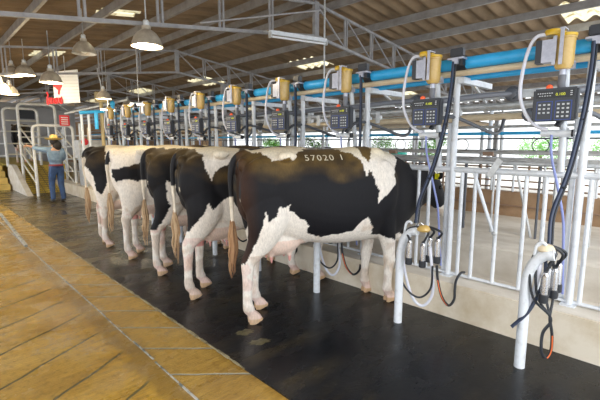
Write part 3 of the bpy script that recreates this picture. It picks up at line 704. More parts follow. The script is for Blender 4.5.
# ------------------------------------------------------------------ cows
def poly_in(p, poly):
    x, y = p; c = False; j = len(poly) - 1
    for i in range(len(poly)):
        xi, yi = poly[i]; xj, yj = poly[j]
        if (yi > y) != (yj > y) and x < (xj - xi) * (y - yi) / (yj - yi) + xi: c = not c
        j = i
    return c
def interp(x, tab):
    if x <= tab[0][0]: return tab[0][1]
    for (a, va), (b, vb) in zip(tab, tab[1:]):
        if x <= b: return va + (vb - va) * (x - a) / (b - a)
    return tab[-1][1]

def limb(bm, pts, seg=14, sub=4):
    """pts: (x, y, z, rx, ry) -> lofted horizontal-ish ellipses"""
    V = [Vector(p[:3]) for p in pts]; R = [Vector((p[3], p[4], 0)) for p in pts]
    C = curve(V, sub); RR = curve(R, sub)
    rings = []
    for i, (c, r) in enumerate(zip(C, RR)):
        t = (C[min(i + 1, len(C) - 1)] - C[max(i - 1, 0)]).normalized()
        u = (Vector((1, 0, 0)) - t * t.x); u = u.normalized() if u.length > .2 else Vector((0, 0, 1)).cross(t).normalized(); v = t.cross(u).normalized()
        rings.append([bm.verts.new(c + u * r.x * math.cos(2 * PI * k / seg) + v * r.y * math.sin(2 * PI * k / seg)) for k in range(seg)])
    for a, b in zip(rings, rings[1:]):
        for k in range(seg): bm.faces.new((a[k], a[(k + 1) % seg], b[(k + 1) % seg], b[k]))
    bm.faces.new(rings[0][::-1]); bm.faces.new(rings[-1])

def cow_mesh(P):
    """solid parts, fused into one skin by a voxel remesh. x = towards the head, y = left, z = up"""
    bm = B()
    # trunk: s, ztop, zbot, halfwidth, widest height fraction, exponent
    ST = [(-.075, 1.33, 1.02, .07, .5), (-.05, 1.40, .92, .13, .55), (.02, 1.455, .84, .185, .6), (.12, 1.478, .76, .215, .62), (.25, 1.495, .70, .245, .62), (.36, 1.492, .665, .255, .55),
          (.5, 1.478, .645, .27, .5), (.68, 1.474, .615, .285, .45), (.86, 1.483, .60, .292, .44), (1.02, 1.498, .60, .285, .44), (1.16, 1.495, .605, .275, .45), (1.3, 1.468, .60, .25, .45),
          (1.42, 1.43, .60, .225, .5), (1.52, 1.385, .63, .185, .52), (1.60, 1.345, .70, .15, .54), (1.68, 1.315, .78, .125, .54), (1.78, 1.295, .86, .108, .55), (1.88, 1.285, .93, .10, .55)]
    seg = 36; rings = []; C = curve([Vector((s, zt, zb)) for s, zt, zb, h, w in ST], 3); D = curve([Vector((h, w, 0)) for s, zt, zb, h, w in ST], 3)
    for c, d in zip(C, D):
        s, zt, zb = c; h, w = d.x, d.y; zc = zb + (zt - zb) * w; ring = []
        for k in range(seg):
            a = 2 * PI * k / seg; ca, sa = math.cos(a), math.sin(a)
            e = .80 if sa > 0 else .88
            yy = h * math.copysign(abs(ca) ** e, ca); zz = zc + ((zt - zc) if sa > 0 else (zc - zb)) * math.copysign(abs(sa) ** (.92 if sa > 0 else .86), sa)
            ring.append(bm.verts.new((s, yy, zz)))
        rings.append(ring)
    for a, b in zip(rings, rings[1:]):
        for k in range(seg): bm.faces.new((a[k], a[(k + 1) % seg], b[(k + 1) % seg], b[k]))
    bm.faces.new(rings[0][::-1]); bm.faces.new(rings[-1])
    # hip bones, pin bones, spine, shoulder, ribs
    for y in (-1, 1):
        ball(bm, (.30, y * .235, 1.42), (.085, .045, .045)); ball(bm, (-.045, y * .105, 1.355), (.05, .045, .06)); ball(bm, (.12, y * .165, 1.14), (.22, .09, .28))
        ball(bm, (1.24, y * .2, 1.08), (.16, .085, .30)); ball(bm, (1.2, y * .10, 1.42), (.10, .06, .07))
    ball(bm, (1.5, 0, .66), (.14, .09, .11))
    # head
    hp = P['head']; hx, hz, ang = hp
    R = Matrix.Rotation(ang, 3, 'Y') @ Matrix.Identity(3); o = Vector((hx, 0, hz))
    if P.get('turn'): R = Matrix.Rotation(P['turn'], 3, 'Z') @ R
    HS = [(-.06, .03, .085, .09), (.0, .02, .105, .11), (.10, 0, .115, .125), (.2, -.01, .095, .11), (.32, -.015, .072, .085), (.42, -.02, .075, .075), (.48, -.02, .078, .068), (.515, -.02, .055, .045)]
    hr = []
    for s, z, w, h in HS:
        hr.append([bm.verts.new(o + R @ Vector((s, w * math.cos(2 * PI * k / 20), z + h * math.sin(2 * PI * k / 20)))) for k in range(20)])
    for a, b in zip(hr, hr[1:]):
        for k in range(20): bm.faces.new((a[k], a[(k + 1) % 20], b[(k + 1) % 20], b[k]))
    bm.faces.new(hr[0][::-1]); bm.faces.new(hr[-1])
    for y in (-1, 1):
        for i in range(4):
            pass
        e0 = o + R @ Vector((-.0, y * .10, .06)); e1 = o + R @ Vector((-.03, y * .20, .045)); e2 = o + R @ Vector((-.04, y * .27, .01))
        tube(bm, [e0, (e0 + e1) / 2, e1, e2], [(.028, .025), (.055, .016), (.055, .014), (.02, .012)], 12)
    # legs. near hind etc. offsets from P
    for (side, dx, dy) in P['hind']:
        y = side
        K = [(.16 + dx * .15, y * .12, 1.15, .20, .10), (.15 + dx * .2, y * .17, .98, .20, .105), (.13 + dx * .3, y * .18, .84, .170, .10), (.085 + dx * .5, y * .165, .71, .125, .075), (.015 + dx * .8, y * .155 + dy * .6, .60, .080, .052), (-.025 + dx * .95, y * .15 + dy * .8, .53, .064, .048),
             (-.03 + dx, y * .15 + dy, .43, .050, .042), (-.035 + dx, y * .15 + dy, .28, .043, .038), (-.035 + dx, y * .15 + dy, .17, .045, .042), (-.025 + dx, y * .15 + dy, .125, .052, .048), (-.005 + dx, y * .15 + dy, .085, .038, .038), (.02 + dx, y * .15 + dy, .06, .045, .045)]
        limb(bm, K)
        ball(bm, (-.065 + dx * .95, y * .15 + dy * .8, .555), (.022, .022, .04))
        for q in (-1, 1): limb(bm, [(.0 + dx, y * .15 + dy + q * .024, .075, .045, .024), (.02 + dx, y * .15 + dy + q * .026, .04, .062, .029), (.035 + dx, y * .15 + dy + q * .027, .004, .072, .032)], 12, 3)
        ball(bm, (-.062 + dx, y * .15 + dy, .12), (.014, .03, .016), 8, 6)
    for (side, dx, dy) in P['fore']:
        y = side
        K = [(1.26, y * .16, 1.05, .15, .075), (1.28, y * .17, .86, .13, .085), (1.31 + dx * .2, y * .165, .72, .095, .07), (1.34 + dx * .5, y * .155, .60, .080, .060), (1.36 + dx * .8, y * .15 + dy * .8, .48, .060, .050), (1.365 + dx, y * .15 + dy, .42, .062, .056),
             (1.36 + dx, y * .15 + dy, .36, .050, .046), (1.355 + dx, y * .15 + dy, .25, .043, .040), (1.35 + dx, y * .15 + dy, .16, .045, .043), (1.355 + dx, y * .15 + dy, .12, .052, .050), (1.375 + dx, y * .15 + dy, .08, .040, .040), (1.39 + dx, y * .15 + dy, .055, .045, .045)]
        limb(bm, K)
        for q in (-1, 1): limb(bm, [(1.37 + dx, y * .15 + dy + q * .024, .07, .044, .024), (1.385 + dx, y * .15 + dy + q * .026, .04, .06, .029), (1.395 + dx, y * .15 + dy + q * .027, .004, .068, .033)], 12, 3)
        ball(bm, (1.325 + dx, y * .15 + dy, .115), (.014, .03, .016), 8, 6)
    # udder with teats
    ux, uz = P.get('udder', (.27, .66))
    ball(bm, (ux, 0, uz), (.23, .155, .13), 24, 14); ball(bm, (ux - .10, 0, uz + .03), (.16, .15, .15), 20, 12); ball(bm, (ux + .2, 0, uz + .03), (.18, .12, .07), 20, 12)
    for x in (-.07, .10):
        for y in (-.075, .075): tube(bm, [(ux + x, y, uz - .07), (ux + x, y * 1.05, uz - .13), (ux + x, y * 1.08, uz - .165), (ux + x, y * 1.08, uz - .18)], [.026, .017, .015, .008], 10)
    # tail
    tl = P['tail']
    tube(bm, curve([(.03, 0, 1.44), (-.045, .0, 1.43), (-.10, .0, 1.375), (-.125, tl * .3, 1.27), (-.125, tl * .6, 1.10), (-.12, tl * .9, .92), (-.12, tl, .78)], 6), [.045, .044, .042, .040, .038, .036] + [.034 - .0006 * i for i in range(31)], 10)
    return bm

def cow(name, label, rh, heading, P, seed):
    """rh = world xy of the near (right) hind hoof"""
    bm = cow_mesh(P)
    bmesh.ops.recalc_face_normals(bm, faces=bm.faces)
    me = bpy.data.meshes.new('tmp'); bm.to_mesh(me); bm.free()
    o = bpy.data.objects.new('tmp', me); COL.objects.link(o)
    m = o.modifiers.new('r', 'REMESH'); m.mode = 'VOXEL'; m.voxel_size = P.get('vox', .0115)
    m2 = o.modifiers.new('s', 'SMOOTH'); m2.factor = .5; m2.iterations = 9
    dg = bpy.context.evaluated_depsgraph_get(); me2 = bpy.data.meshes.new_from_object(o.evaluated_get(dg)); bpy.data.objects.remove(o)
    me2.name = 'cow_body'
    # pattern as a colour attribute: coat white, black, brown fur tint with painted warm light, pink skin
    rgb = []
    A = P['white']; sl = P['soil']
    for v in me2.vertices:
        x, y, z = v.co
        n = noise.noise(Vector((x * 9 + seed, y * 9, z * 9))) * .022 + noise.noise(Vector((x * 32 + seed, y * 32, z * 32))) * .010
        xx, zz = x + n, z + n * .8 + noise.noise(Vector((x * 55, y * 55, z * 10 + seed))) * .006
        w = any(poly_in((xx, zz), p) for p in A) ^ any(poly_in((xx, zz), p) for p in P.get('black', []))
        if y > 0 and P.get('left_shift'): w = any(poly_in((xx + P['left_shift'], zz), p) for p in A)
        if z < P.get('legline', .52): w = True
        n2 = noise.noise(Vector((x * 5 + seed, y * 5, z * 4 + 3))) + .5 * noise.noise(Vector((x * 14, y * 14 + seed, z * 11)))
        n3 = noise.noise(Vector((x * 3.2 + seed, y * 2, z * 5 + 7))) + .25 * noise.noise(Vector((x * 12, y * 12 + seed, z * 16)))
        if w:
            c = Vector((.86, .80, .73))
            if z > 1.36: c = c.lerp(Vector((.84, .72, .48)), min(1, (z - 1.36) * 7))      # warm lamp light painted into the white along the back
            if z < .5: c = c.lerp(Vector((.72, .50, .42)), max(0, min(.6, (.22 - z) * 3 + n2 * .6)))
            if n2 > .25 and z < .85: c = c.lerp(Vector((.55, .38, .24)), min(.6, (n2 - .25) * sl * 2.4))
            if .30 < z < .62 and x < .1 and n2 > .05: c = c.lerp(Vector((.70, .40, .36)), .35)
        else:
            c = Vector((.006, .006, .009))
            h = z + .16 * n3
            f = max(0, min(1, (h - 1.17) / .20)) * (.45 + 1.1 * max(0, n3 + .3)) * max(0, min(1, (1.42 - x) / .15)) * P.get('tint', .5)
            c = c.lerp(Vector((.17, .105, .03)), max(0, min(1, f)))  # upper back: bleached brown fur plus a warm sheen painted in
            if P.get('rump_brown') and x < .10 and y < 0: c = c.lerp(Vector((.045, .018, .010)), max(0, min(1, (.06 - x) / .12)) * .8)
        if z < .05: c = Vector((.58, .38, .22))
        if .05 <= z < .12 and w: c = c.lerp(Vector((.66, .38, .32)), .4)
        if w and z < .6 and n2 < -.12: c = c.lerp(Vector((.50, .36, .26)), min(.5, (-.12 - n2) * 2))
        ux, uz = P.get('udder', (.27, .66))
        du = math.sqrt(((x - ux) / .28) ** 2 + (y / .19) ** 2)
        if du < 1 and uz - .2 < z < uz + .03: c = Vector((.80, .62, .53))
        if du < 1 and uz - .2 < z < uz - .12: c = Vector((.75, .36, .32))
        if x < -.085:                                    # tail
            c = Vector((.80, .72, .60)) if (z < P.get('tailwhite', 1.08)) else Vector((.016, .016, .02))
            if z < .86: c = c.lerp(Vector((.55, .33, .16)), .6)
        rgb.append(c)
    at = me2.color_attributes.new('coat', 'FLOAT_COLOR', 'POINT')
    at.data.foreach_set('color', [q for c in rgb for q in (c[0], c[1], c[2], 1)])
    yaw = heading; co, si = math.cos(yaw), math.sin(yaw)
    # root lies midway between the hind hooves: shift from right hoof by +.15 left
    loc = (rh[0] - si * .15 * -1 * -1 + 0, rh[1] + co * .15, P.get('z', .012))
    t = thing(name, label, 'cow', loc, yaw)
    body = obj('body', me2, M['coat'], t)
    bm = B(); tl = P['tail']; rnd = random.Random(seed)
    for i in range(26):
        a = rnd.uniform(0, 2 * PI); r = rnd.uniform(0, .014); L = rnd.uniform(.22, .46); w = rnd.uniform(.3, 1.3)
        x0, y0 = -.12 + r * math.cos(a), tl + r * math.sin(a)
        tube(bm, curve([(x0, y0, .86 + rnd.uniform(-.04, .02)), (x0 + math.cos(a) * .018 * w, y0 + math.sin(a) * .018 * w, .74), (x0 + math.cos(a) * .018 * w + .008, y0 + math.sin(a) * .018 * w - .006, .76 - L * .4), (x0 + math.cos(a) * .02 - .006, y0 + math.sin(a) * .02 + .006, .76 - L * .7), (x0 + math.cos(a) * .008, y0 + math.sin(a) * .008, .78 - L)], 3), [.010, .011, .010, .010, .010, .010, .009, .009, .008, .006, .005, .003, .002], 6)
    obj('tail_tuft', bm, M[P.get('tuft', 'tuft')], t)
    hx, hz, ang = P['head']; R = Matrix.Rotation(ang, 3, 'Y')
    if P.get('turn'): R = Matrix.Rotation(P['turn'], 3, 'Z') @ R
    for s in (-1, 1):
        obj('eye', one(ball, Vector((hx, 0, hz)) + R @ Vector((.13, s * .108, .035)), .020, 12, 8), M['eye'], t)
    obj('ear_tag', one(box, Vector((hx, 0, hz)) + R @ Vector((-.045, -.20, .02)), (.012, .05, .055)), M['yellow'], t, False)
    return t, body

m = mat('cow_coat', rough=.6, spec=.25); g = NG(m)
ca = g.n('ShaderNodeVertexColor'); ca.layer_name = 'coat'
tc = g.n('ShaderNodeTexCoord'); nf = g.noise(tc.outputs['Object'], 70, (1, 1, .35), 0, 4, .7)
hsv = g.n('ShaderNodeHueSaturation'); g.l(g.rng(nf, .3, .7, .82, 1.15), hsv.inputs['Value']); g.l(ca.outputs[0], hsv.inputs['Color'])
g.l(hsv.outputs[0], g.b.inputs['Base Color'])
bp = g.n('ShaderNodeBump'); bp.inputs['Strength'].default_value = .25; bp.inputs['Distance'].default_value = .004; g.l(nf, bp.inputs['Height']); g.l(bp.outputs[0], g.b.inputs['Normal'])
g.b.inputs['Sheen Weight'].default_value = .04
M['coat'] = m

#COWPATTERNS
H0 = math.radians(-23)
BOT = [(2.5, -.1), (-.3, -.1)]
W1 = [[(-.006, 1.455), (.088, 1.448), (.139, 1.432), (.182, 1.384), (.243, 1.40), (.298, 1.407), (.331, 1.375), (.413, 1.446), (.50, 1.47), (.5, 1.6), (-.01, 1.6)],
      [(.80, 1.468), (.87, 1.6), (1.0, 1.6), (1.02, 1.475), (1.041, 1.423), (1.081, 1.362), (1.15, 1.475), (1.16, 1.6), (1.40, 1.6), (1.424, 1.372), (1.321, 1.248), (1.335, 1.165), (1.235, 1.075), (1.145, .989), (1.151, 1.097), (1.117, 1.232), (1.061, 1.286), (1.026, 1.226), (1.001, 1.364), (.939, 1.45), (.87, 1.45)],
      [(-.4, .523), (-.059, .532), (-.007, .66), (.065, .824), (.089, .967), (.118, .884), (.186, .936), (.223, 1.024), (.257, .997), (.317, 1.018), (.3, .953), (.361, .957), (.45, .875), (.487, .761), (.617, .723), (.76, .729), (.907, .752), (.985, .846), (1.045, .869), (1.089, .793), (1.154, .695), (1.426, .62), (1.5, .66), (1.62, .58), (2.0, .4), (2.0, -.1), (-.4, -.1)],
      [(1.98, .84), (2.08, .92), (2.16, .84), (2.1, .7), (1.95, .7)]]
base = dict(head=(1.86, 1.16, math.radians(48)), hind=[(-1, 0, 0), (1, .13, -.02)], fore=[(-1, 0, 0), (1, -.08, .0)], tail=.0)
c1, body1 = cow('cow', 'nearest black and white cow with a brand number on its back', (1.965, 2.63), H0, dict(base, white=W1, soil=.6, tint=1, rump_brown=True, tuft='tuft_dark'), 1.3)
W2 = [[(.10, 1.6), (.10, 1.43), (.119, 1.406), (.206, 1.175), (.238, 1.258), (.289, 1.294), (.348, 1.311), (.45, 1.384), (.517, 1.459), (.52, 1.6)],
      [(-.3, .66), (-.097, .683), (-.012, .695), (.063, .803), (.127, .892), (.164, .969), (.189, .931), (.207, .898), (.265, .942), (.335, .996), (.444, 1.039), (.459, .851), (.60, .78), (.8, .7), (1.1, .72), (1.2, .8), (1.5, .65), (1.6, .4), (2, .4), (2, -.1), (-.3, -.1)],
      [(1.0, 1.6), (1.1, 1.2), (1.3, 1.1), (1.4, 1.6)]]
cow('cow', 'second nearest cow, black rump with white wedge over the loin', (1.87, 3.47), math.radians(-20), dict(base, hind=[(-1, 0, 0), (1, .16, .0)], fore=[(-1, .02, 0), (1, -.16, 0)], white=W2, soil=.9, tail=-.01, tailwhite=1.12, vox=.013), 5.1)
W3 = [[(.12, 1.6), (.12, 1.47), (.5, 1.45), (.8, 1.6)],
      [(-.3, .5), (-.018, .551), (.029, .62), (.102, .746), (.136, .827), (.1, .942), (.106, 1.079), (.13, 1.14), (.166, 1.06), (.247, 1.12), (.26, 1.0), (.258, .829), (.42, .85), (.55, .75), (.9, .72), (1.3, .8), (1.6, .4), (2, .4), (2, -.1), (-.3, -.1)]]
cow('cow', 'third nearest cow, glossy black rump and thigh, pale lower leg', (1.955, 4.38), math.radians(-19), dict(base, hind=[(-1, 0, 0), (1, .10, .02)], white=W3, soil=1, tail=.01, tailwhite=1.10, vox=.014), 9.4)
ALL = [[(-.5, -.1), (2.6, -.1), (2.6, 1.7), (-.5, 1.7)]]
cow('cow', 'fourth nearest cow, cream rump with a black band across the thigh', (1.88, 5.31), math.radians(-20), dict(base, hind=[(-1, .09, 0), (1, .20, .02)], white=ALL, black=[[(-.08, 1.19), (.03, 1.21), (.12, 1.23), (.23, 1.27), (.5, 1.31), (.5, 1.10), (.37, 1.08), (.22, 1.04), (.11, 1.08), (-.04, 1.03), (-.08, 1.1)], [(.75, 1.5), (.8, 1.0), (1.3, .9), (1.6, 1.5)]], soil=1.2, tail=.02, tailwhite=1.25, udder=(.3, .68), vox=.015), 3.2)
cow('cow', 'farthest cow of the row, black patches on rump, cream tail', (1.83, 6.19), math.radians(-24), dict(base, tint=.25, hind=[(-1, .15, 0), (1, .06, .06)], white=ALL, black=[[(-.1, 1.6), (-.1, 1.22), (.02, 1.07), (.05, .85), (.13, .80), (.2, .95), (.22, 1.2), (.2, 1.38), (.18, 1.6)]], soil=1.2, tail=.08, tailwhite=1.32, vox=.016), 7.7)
# cow standing in the raised race beyond the gates
cow('cow', 'black cow standing in the raised race behind the gates at the left', (3.12, 18.3), math.radians(72), dict(base, white=[[(-.3, -.1), (2.6, -.1), (2.6, .6), (-.3, .6)], [(.0, 1.6), (.0, 1.42), (.2, 1.4), (.2, 1.6)]], soil=1, legline=.4, z=.76, vox=.022), 2.2)

# brand number, laid on the coat
def brand(body, txt, s0, z0, size):
    cu = bpy.data.curves.new('b', 'FONT'); cu.body = txt; cu.size = size; cu.resolution_u = 4; cu.space_character = 1.25
    tmp = bpy.data.objects.new('b', cu); me = bpy.data.meshes.new_from_object(tmp); bpy.data.objects.remove(tmp)
    bm = bmesh.new(); bm.from_mesh(me)
    bmesh.ops.triangulate(bm, faces=bm.faces)
    for _ in range(2):
        bmesh.ops.subdivide_edges(bm, edges=[e for e in bm.edges if e.calc_length() > .012], cuts=1)
    bmesh.ops.triangulate(bm, faces=bm.faces)
    src = bmesh.new(); src.from_mesh(body.data); bvh = BVHTree.FromBMesh(src)
    for v in bm.verts:
        x = s0 + v.co.x; q = v.co.y
        # wrap over the flank: cast towards the spine axis from outside, tilting with height
        a = math.radians(43) + q / .28
        hit = bvh.ray_cast(Vector((x, -.9 * math.cos(a), 1.20 + .9 * math.sin(a))), Vector((0, math.cos(a), -math.sin(a))))
        v.co = hit[0] + hit[1] * .003 if hit[0] else Vector((x, -.3, z0))
    src.free()
    return obj('freeze_brand', bm, M['brand'], body.parent, False)
brand(body1, '57020 1', .47, 1.4, .092)

# ------------------------------------------------------------------ race: ramp, steps, gates
slab('floor_race_platform', 2.42, 4.0, 16.4, 25.9, .0, .75, M['ribyellow'])
bm = B(); vs = [bm.verts.new(p) for p in ((2.42, 14.2, .012), (3.27, 14.2, .012), (3.27, 16.4, .75), (2.42, 16.4, .75), (2.42, 16.4, .012), (3.27, 16.4, .012))]
for f in ((0, 1, 2, 3), (0, 3, 4), (1, 5, 2), (3, 2, 5, 4), (0, 4, 5, 1)): bm.faces.new([vs[i] for i in f])
ramp = thing('loading_ramp', 'ribbed yellow ramp rising behind the person in the straw hat', 'ramp', (0, 0, 0))
obj('deck', bm, M['ribyellow'], ramp, False)
bm = B()
for i in range(14):
    f = (i + .5) / 14; box(bm, (2.845, 14.2 + 2.2 * f, .02 + .738 * f), (.83, .03, .02))
for i in range(5): bar(bm, (2.5 + i * .17, 14.2, .02), (2.5 + i * .17, 16.4, .76), .02, .02)
obj('cleats', bm, M['rib'], ramp, False)
st = thing('concrete_steps', 'yellow wet concrete steps at the left edge of the photo', 'steps', (0, 0, 0))
for i in range(4): obj('step', one(box, (1.2, (15.8 + i * .4 + 25.9) / 2, (.19 * (i + 1)) / 2), (2.0, 25.9 - 15.8 - i * .4, .19 * (i + 1) - .002 * i)), M['floor_r'] if False else M['steps'] if 'steps' in M else M['ribyellow'], st, False)
M['wedge'] = mat('pale_rendered_wedge', (.80, .76, .70), .7, var=(.62, .56, .47), scale=4)
bm = B(); a = [(x, y, z) for x in (2.26, 2.40) for y, z in ((13.5, .012), (15.6, .82), (16.4, .82), (16.4, .012))]
vs = [bm.verts.new(p) for p in a]
for f in ((0, 1, 2, 3), (4, 7, 6, 5), (0, 4, 5, 1), (1, 5, 6, 2), (2, 6, 7, 3), (0, 3, 7, 4)): bm.faces.new([vs[i] for i in f])
tag(obj('wedge_wall', bm, M['wedge'], smooth=False), 'pale sloping side wall between the steps and the yellow ramp', 'wall')
M['gate'] = mat('bright_silver_paint', (.80, .82, .84), .4, var=(.62, .62, .60), scale=6)
def arch(bm, x0, x1, y, z0, z1, r=.14, w=.042):
    P = [(x0, y, z0), (x0, y, z1 - r)] + [(x0 + r - r * math.cos(a), y, z1 - r + r * math.sin(a)) for a in (.4, .8, 1.2, PI / 2)]
    P += [(x1 - r + r * math.sin(a), y, z1 - r + r * math.cos(a)) for a in (0, .4, .8, 1.2)] + [(x1, y, z1 - r), (x1, y, z0)]
    tube(bm, P, w, 10)
M['gaty'] = mat('silver_tube_yellowed', (.70, .66, .50), .4, var=(.6, .6, .6), scale=5)
def gate(label, x0, x1, y, z0, z1, rails, slants=()):
    t = thing('race_gate', label, 'gate', (0, 0, 0), 0)
    obj('arch_frame', one(arch, x0, x1, y, z0, z1), M['gate'], t)
    for z in rails: obj('rail', one(tube, [(x0, y, z), (x1, y, z)], .022, 8), M['gaty'], t)
    for a, b in slants: obj('slanted_rail', one(tube, [a, b], .024, 8), M['gaty'], t)
    return t
gate('silver arched gate at the back left of the race', 2.25, 3.2, 16.2, .76, 2.65, (1.15, 1.5, 1.9, 2.25))
gate('tallest silver arched gate at the head of the ramp', 2.46, 3.46, 15.0, .30, 2.72, (2.05, 1.7, 1.4))
gate('silver arched gate right beside the person in the straw hat', 2.50, 3.52, 13.4, .012, 2.02, (), )
t = thing('ramp_handrail', 'slanting yellowish handrails on the left side of the ramp', 'handrail', (0, 0, 0))
for dz in (0, -.42, -.8, -1.1): obj('slanted_rail', one(tube, [(2.46, 15.0, 2.02 + dz), (2.5, 13.4, 1.45 + dz)], .024, 8), M['gaty'], t)
t = thing('ramp_handrail', 'slanting yellowish handrails on the right side of the ramp', 'handrail', (0, 0, 0))
for dz in (0, -.38, -.76, -1.1): obj('slanted_rail', one(tube, [(3.46, 15.0, 1.95 + dz), (3.52, 13.4, 1.36 + dz)], .024, 8), M['gaty'], t)
for y, l in ((13.4, 'nearest'), (15.2, 'middle'), (17.2, 'farthest')):
    tag(obj('race_post', one(tube, [(3.72, y, 0), (3.72, y, 2.1)], .04, 10), M['galvb']), 'silver upright post right of the race, ' + l, 'post')
t = thing('race_fence', 'silver rail fence left of the raised race', 'fence', (0, 0, 0))
for z in (1.1, 1.5, 1.9): obj('rail', one(tube, [(1.0, 17.0, z), (2.25, 16.4, z)], .025, 8), M['galvb'], t)
for x in (1.1, 1.5, 1.9): obj('upright', one(tube, [(x, 17.0 - (x - 1) * .48, .7), (x, 17.0 - (x - 1) * .48, 1.95)], .025, 8), M['galvb'], t)
t = thing('race_fence', 'silver rail fence of the race behind the cow, beyond the gates', 'fence', (0, 0, 0))
for z in (1.1, 1.45, 1.8): obj('rail', one(tube, [(4.0, 16.4, z), (4.0, 24, z)], .025, 8), M['galvb'], t)
for y in (16.6, 18.5, 20.5, 22.5): obj('upright', one(tube, [(4.0, y, .75), (4.0, y, 2.0)], .03, 8), M['galvb'], t)
t = thing('race_fence', 'silver rail fence between the race and the milking row', 'fence', (0, 0, 0))
for z in (.6, 1.0, 1.4, 1.75): obj('rail', one(tube, [(3.62, 14.8, z), (4.6, 13.3, z)], .022, 8), M['galvb'], t)

tag(obj('drain_rail', one(bar, (1.25, 10.6, .02), (1.09, 7.0, .02), .04, .035), M['edging'], smooth=False), 'raised steel drain rail at the far left of the yellow floor', 'rail')
# hanging sign, small sign, cabinet, pump unit
t = thing('hanging_sign', 'white ribbed hanging sign with red drop and red lettering', 'sign', (0, 0, 0))
A0, A1 = Vector((2.60, 11.2, 0)), Vector((3.07, 10.9, 0)); dv = (A1 - A0); nrm = Vector((dv.y, -dv.x, 0)).normalized()
bm = B(); vs = [A0 + Vector((0, 0, 2.47)), A1 + Vector((0, 0, 2.50)), A1 + Vector((0, 0, 3.28)), A0 + Vector((0, 0, 3.20))]
f = [bm.verts.new(v - nrm * 0) for v in vs]; b2 = [bm.verts.new(v - nrm * .03) for v in vs]
bm.faces.new(f); bm.faces.new(b2[::-1])
for i in range(4): bm.faces.new((f[i], b2[i], b2[(i + 1) % 4], f[(i + 1) % 4]))
obj('panel', bm, M['signwhite'], t, False)
bm = B()
for i in range(9):
    z = 2.56 + i * .075; bar(bm, A0 + Vector((0, 0, z)) + nrm * .004, A1 + Vector((0, 0, z + .02)) + nrm * .004, .008, .008)
obj('ribs', bm, M['galv'], t, False)
def onsign(u, z, d=.012): return A0 + dv * u + Vector((0, 0, z)) + nrm * d
bm = B(); DR = [(.02, 2.94), (.12, 3.00), (.25, 3.01), (.33, 2.96), (.35, 2.88), (.29, 2.82), (.25, 2.76), (.24, 2.70), (.20, 2.66), (.16, 2.70), (.18, 2.78), (.08, 2.84), (.0, 2.86)]
f = [bm.verts.new(onsign(u, z)) for u, z in DR]; b2 = [bm.verts.new(onsign(u, z, .002)) for u, z in DR]
bm.faces.new(f); bm.faces.new(b2[::-1])
for i in range(len(f)): bm.faces.new((f[i], b2[i], b2[(i + 1) % len(f)], f[(i + 1) % len(f)]))
obj('drop_emblem', bm, M['red'], t, False)
bm = B()   # looping script strokes that stand in one line at the foot of the sign
def stroke(P, r=.0145): tube(bm, [onsign(u * .62 + .06, 2.53 + (z - 2.53) * 1.05, .02) for u, z in P], r, 6)
stroke([(-.55, 2.68), (-.5, 2.72), (-.45, 2.66), (-.5, 2.60), (-.54, 2.48), (-.48, 2.44)]); stroke([(-.42, 2.5), (-.38, 2.6), (-.3, 2.58), (-.3, 2.48), (-.4, 2.46), (-.42, 2.52)])
stroke([(-.24, 2.46), (-.24, 2.60), (-.12, 2.58), (-.12, 2.47)]); stroke([(-.04, 2.47), (-.06, 2.57), (.04, 2.60), (.07, 2.52), (.0, 2.47), (-.04, 2.5)])
stroke([(.13, 2.47), (.13, 2.60), (.24, 2.60), (.25, 2.48)]); stroke([(.31, 2.48), (.30, 2.58), (.38, 2.62), (.42, 2.55), (.40, 2.48), (.32, 2.47)])
obj('red_lettering', bm, M['red'], t)
obj('suspension', one(tube, [A0.lerp(A1, .5) + Vector((0, 0, 3.2)), A0.lerp(A1, .5) + Vector((0, 0, 3.58))], .01, 6), M['galv'], t)
obj('brace', one(tube, [onsign(.05, 2.48, -.01), onsign(.55, 2.28, -.01)], .012, 6), M['greyhose'], t)
t = thing('notice_sign', 'small red notice with white lines, below the hanging sign', 'sign', (3.30, 13.3, 2.17))
obj('board', one(box, (0, 0, 0), (.26, .02, .30)), M['red'], t, False)
bm = B(); [box(bm, (0, -.012, z), (.18, .006, .025)) for z in (.08, .02, -.04, -.10)]; obj('white_lines', bm, M['signwhite'], t, False)
obj('bracket_rod', one(tube, [(0, .02, -.15), (0, .02, -1.6)], .015, 6), M['galv'], t)
t = thing('control_cabinet', 'beige control cabinet on a pole at the end of the milking row', 'cabinet', (3.93, 12.0, 0))
obj('cabinet_box', one(box, (0, 0, 2.77), (.30, .16, .27)), M['box_beige'], t, False)
obj('cabinet_door', one(box, (-.0, -.085, 2.77), (.24, .012, .21)), M['box_beige'], t, False)
obj('pole', one(tube, [(0, .05, 0.46), (0, .05, 2.64)], .05, 10), M['box_beige'], t)
obj('cable', one(tube, curve([(0, 0, 2.9), (.02, 0, 3.1), (-.04, 0, 3.4), (-.05, 0, 3.55)], 4), .015, 6), M['galv'], t)
t = thing('pump_unit', 'grey steel pump unit with red dial at the end of the row', 'pump unit', (3.75, 12.6, 0))
obj('tank', one(box, (0, 0, 1.35), (.75, .5, .5)), M['galv'], t, False)
obj('legs', one(box, (0, 0, .55), (.6, .4, 1.1)), M['galv'], t, False)
obj('red_dial', one(lathe, [(.09, 0), (.1, .02), (.02, .03)], (-.22, -.26, 1.55), 16, 'Y'), M['red'], t)
obj('valve', one(tube, [(-.1, -.2, 1.6), (-.1, -.2, 1.95)], .03, 8), M['beige'], t)
t = thing('end_pipe', 'blue crossing pipe in front of the beige control cabinet', 'pipe', (0, 0, 0))
obj('cross_run', one(tube, [(3.35, 12, 2.33), (4.2, 12.0, 2.42)], .045, 12), M['bluepipe'], t)
obj('drop_run', one(tube, [(3.75, 11.95, 2.35), (3.75, 11.95, 1.9)], .05, 12), M['bluepipe'], t)
obj('cap', one(ball, (4.22, 12, 2.62), (.07, .07, .09), 14, 8), M['bluepipe'], t)
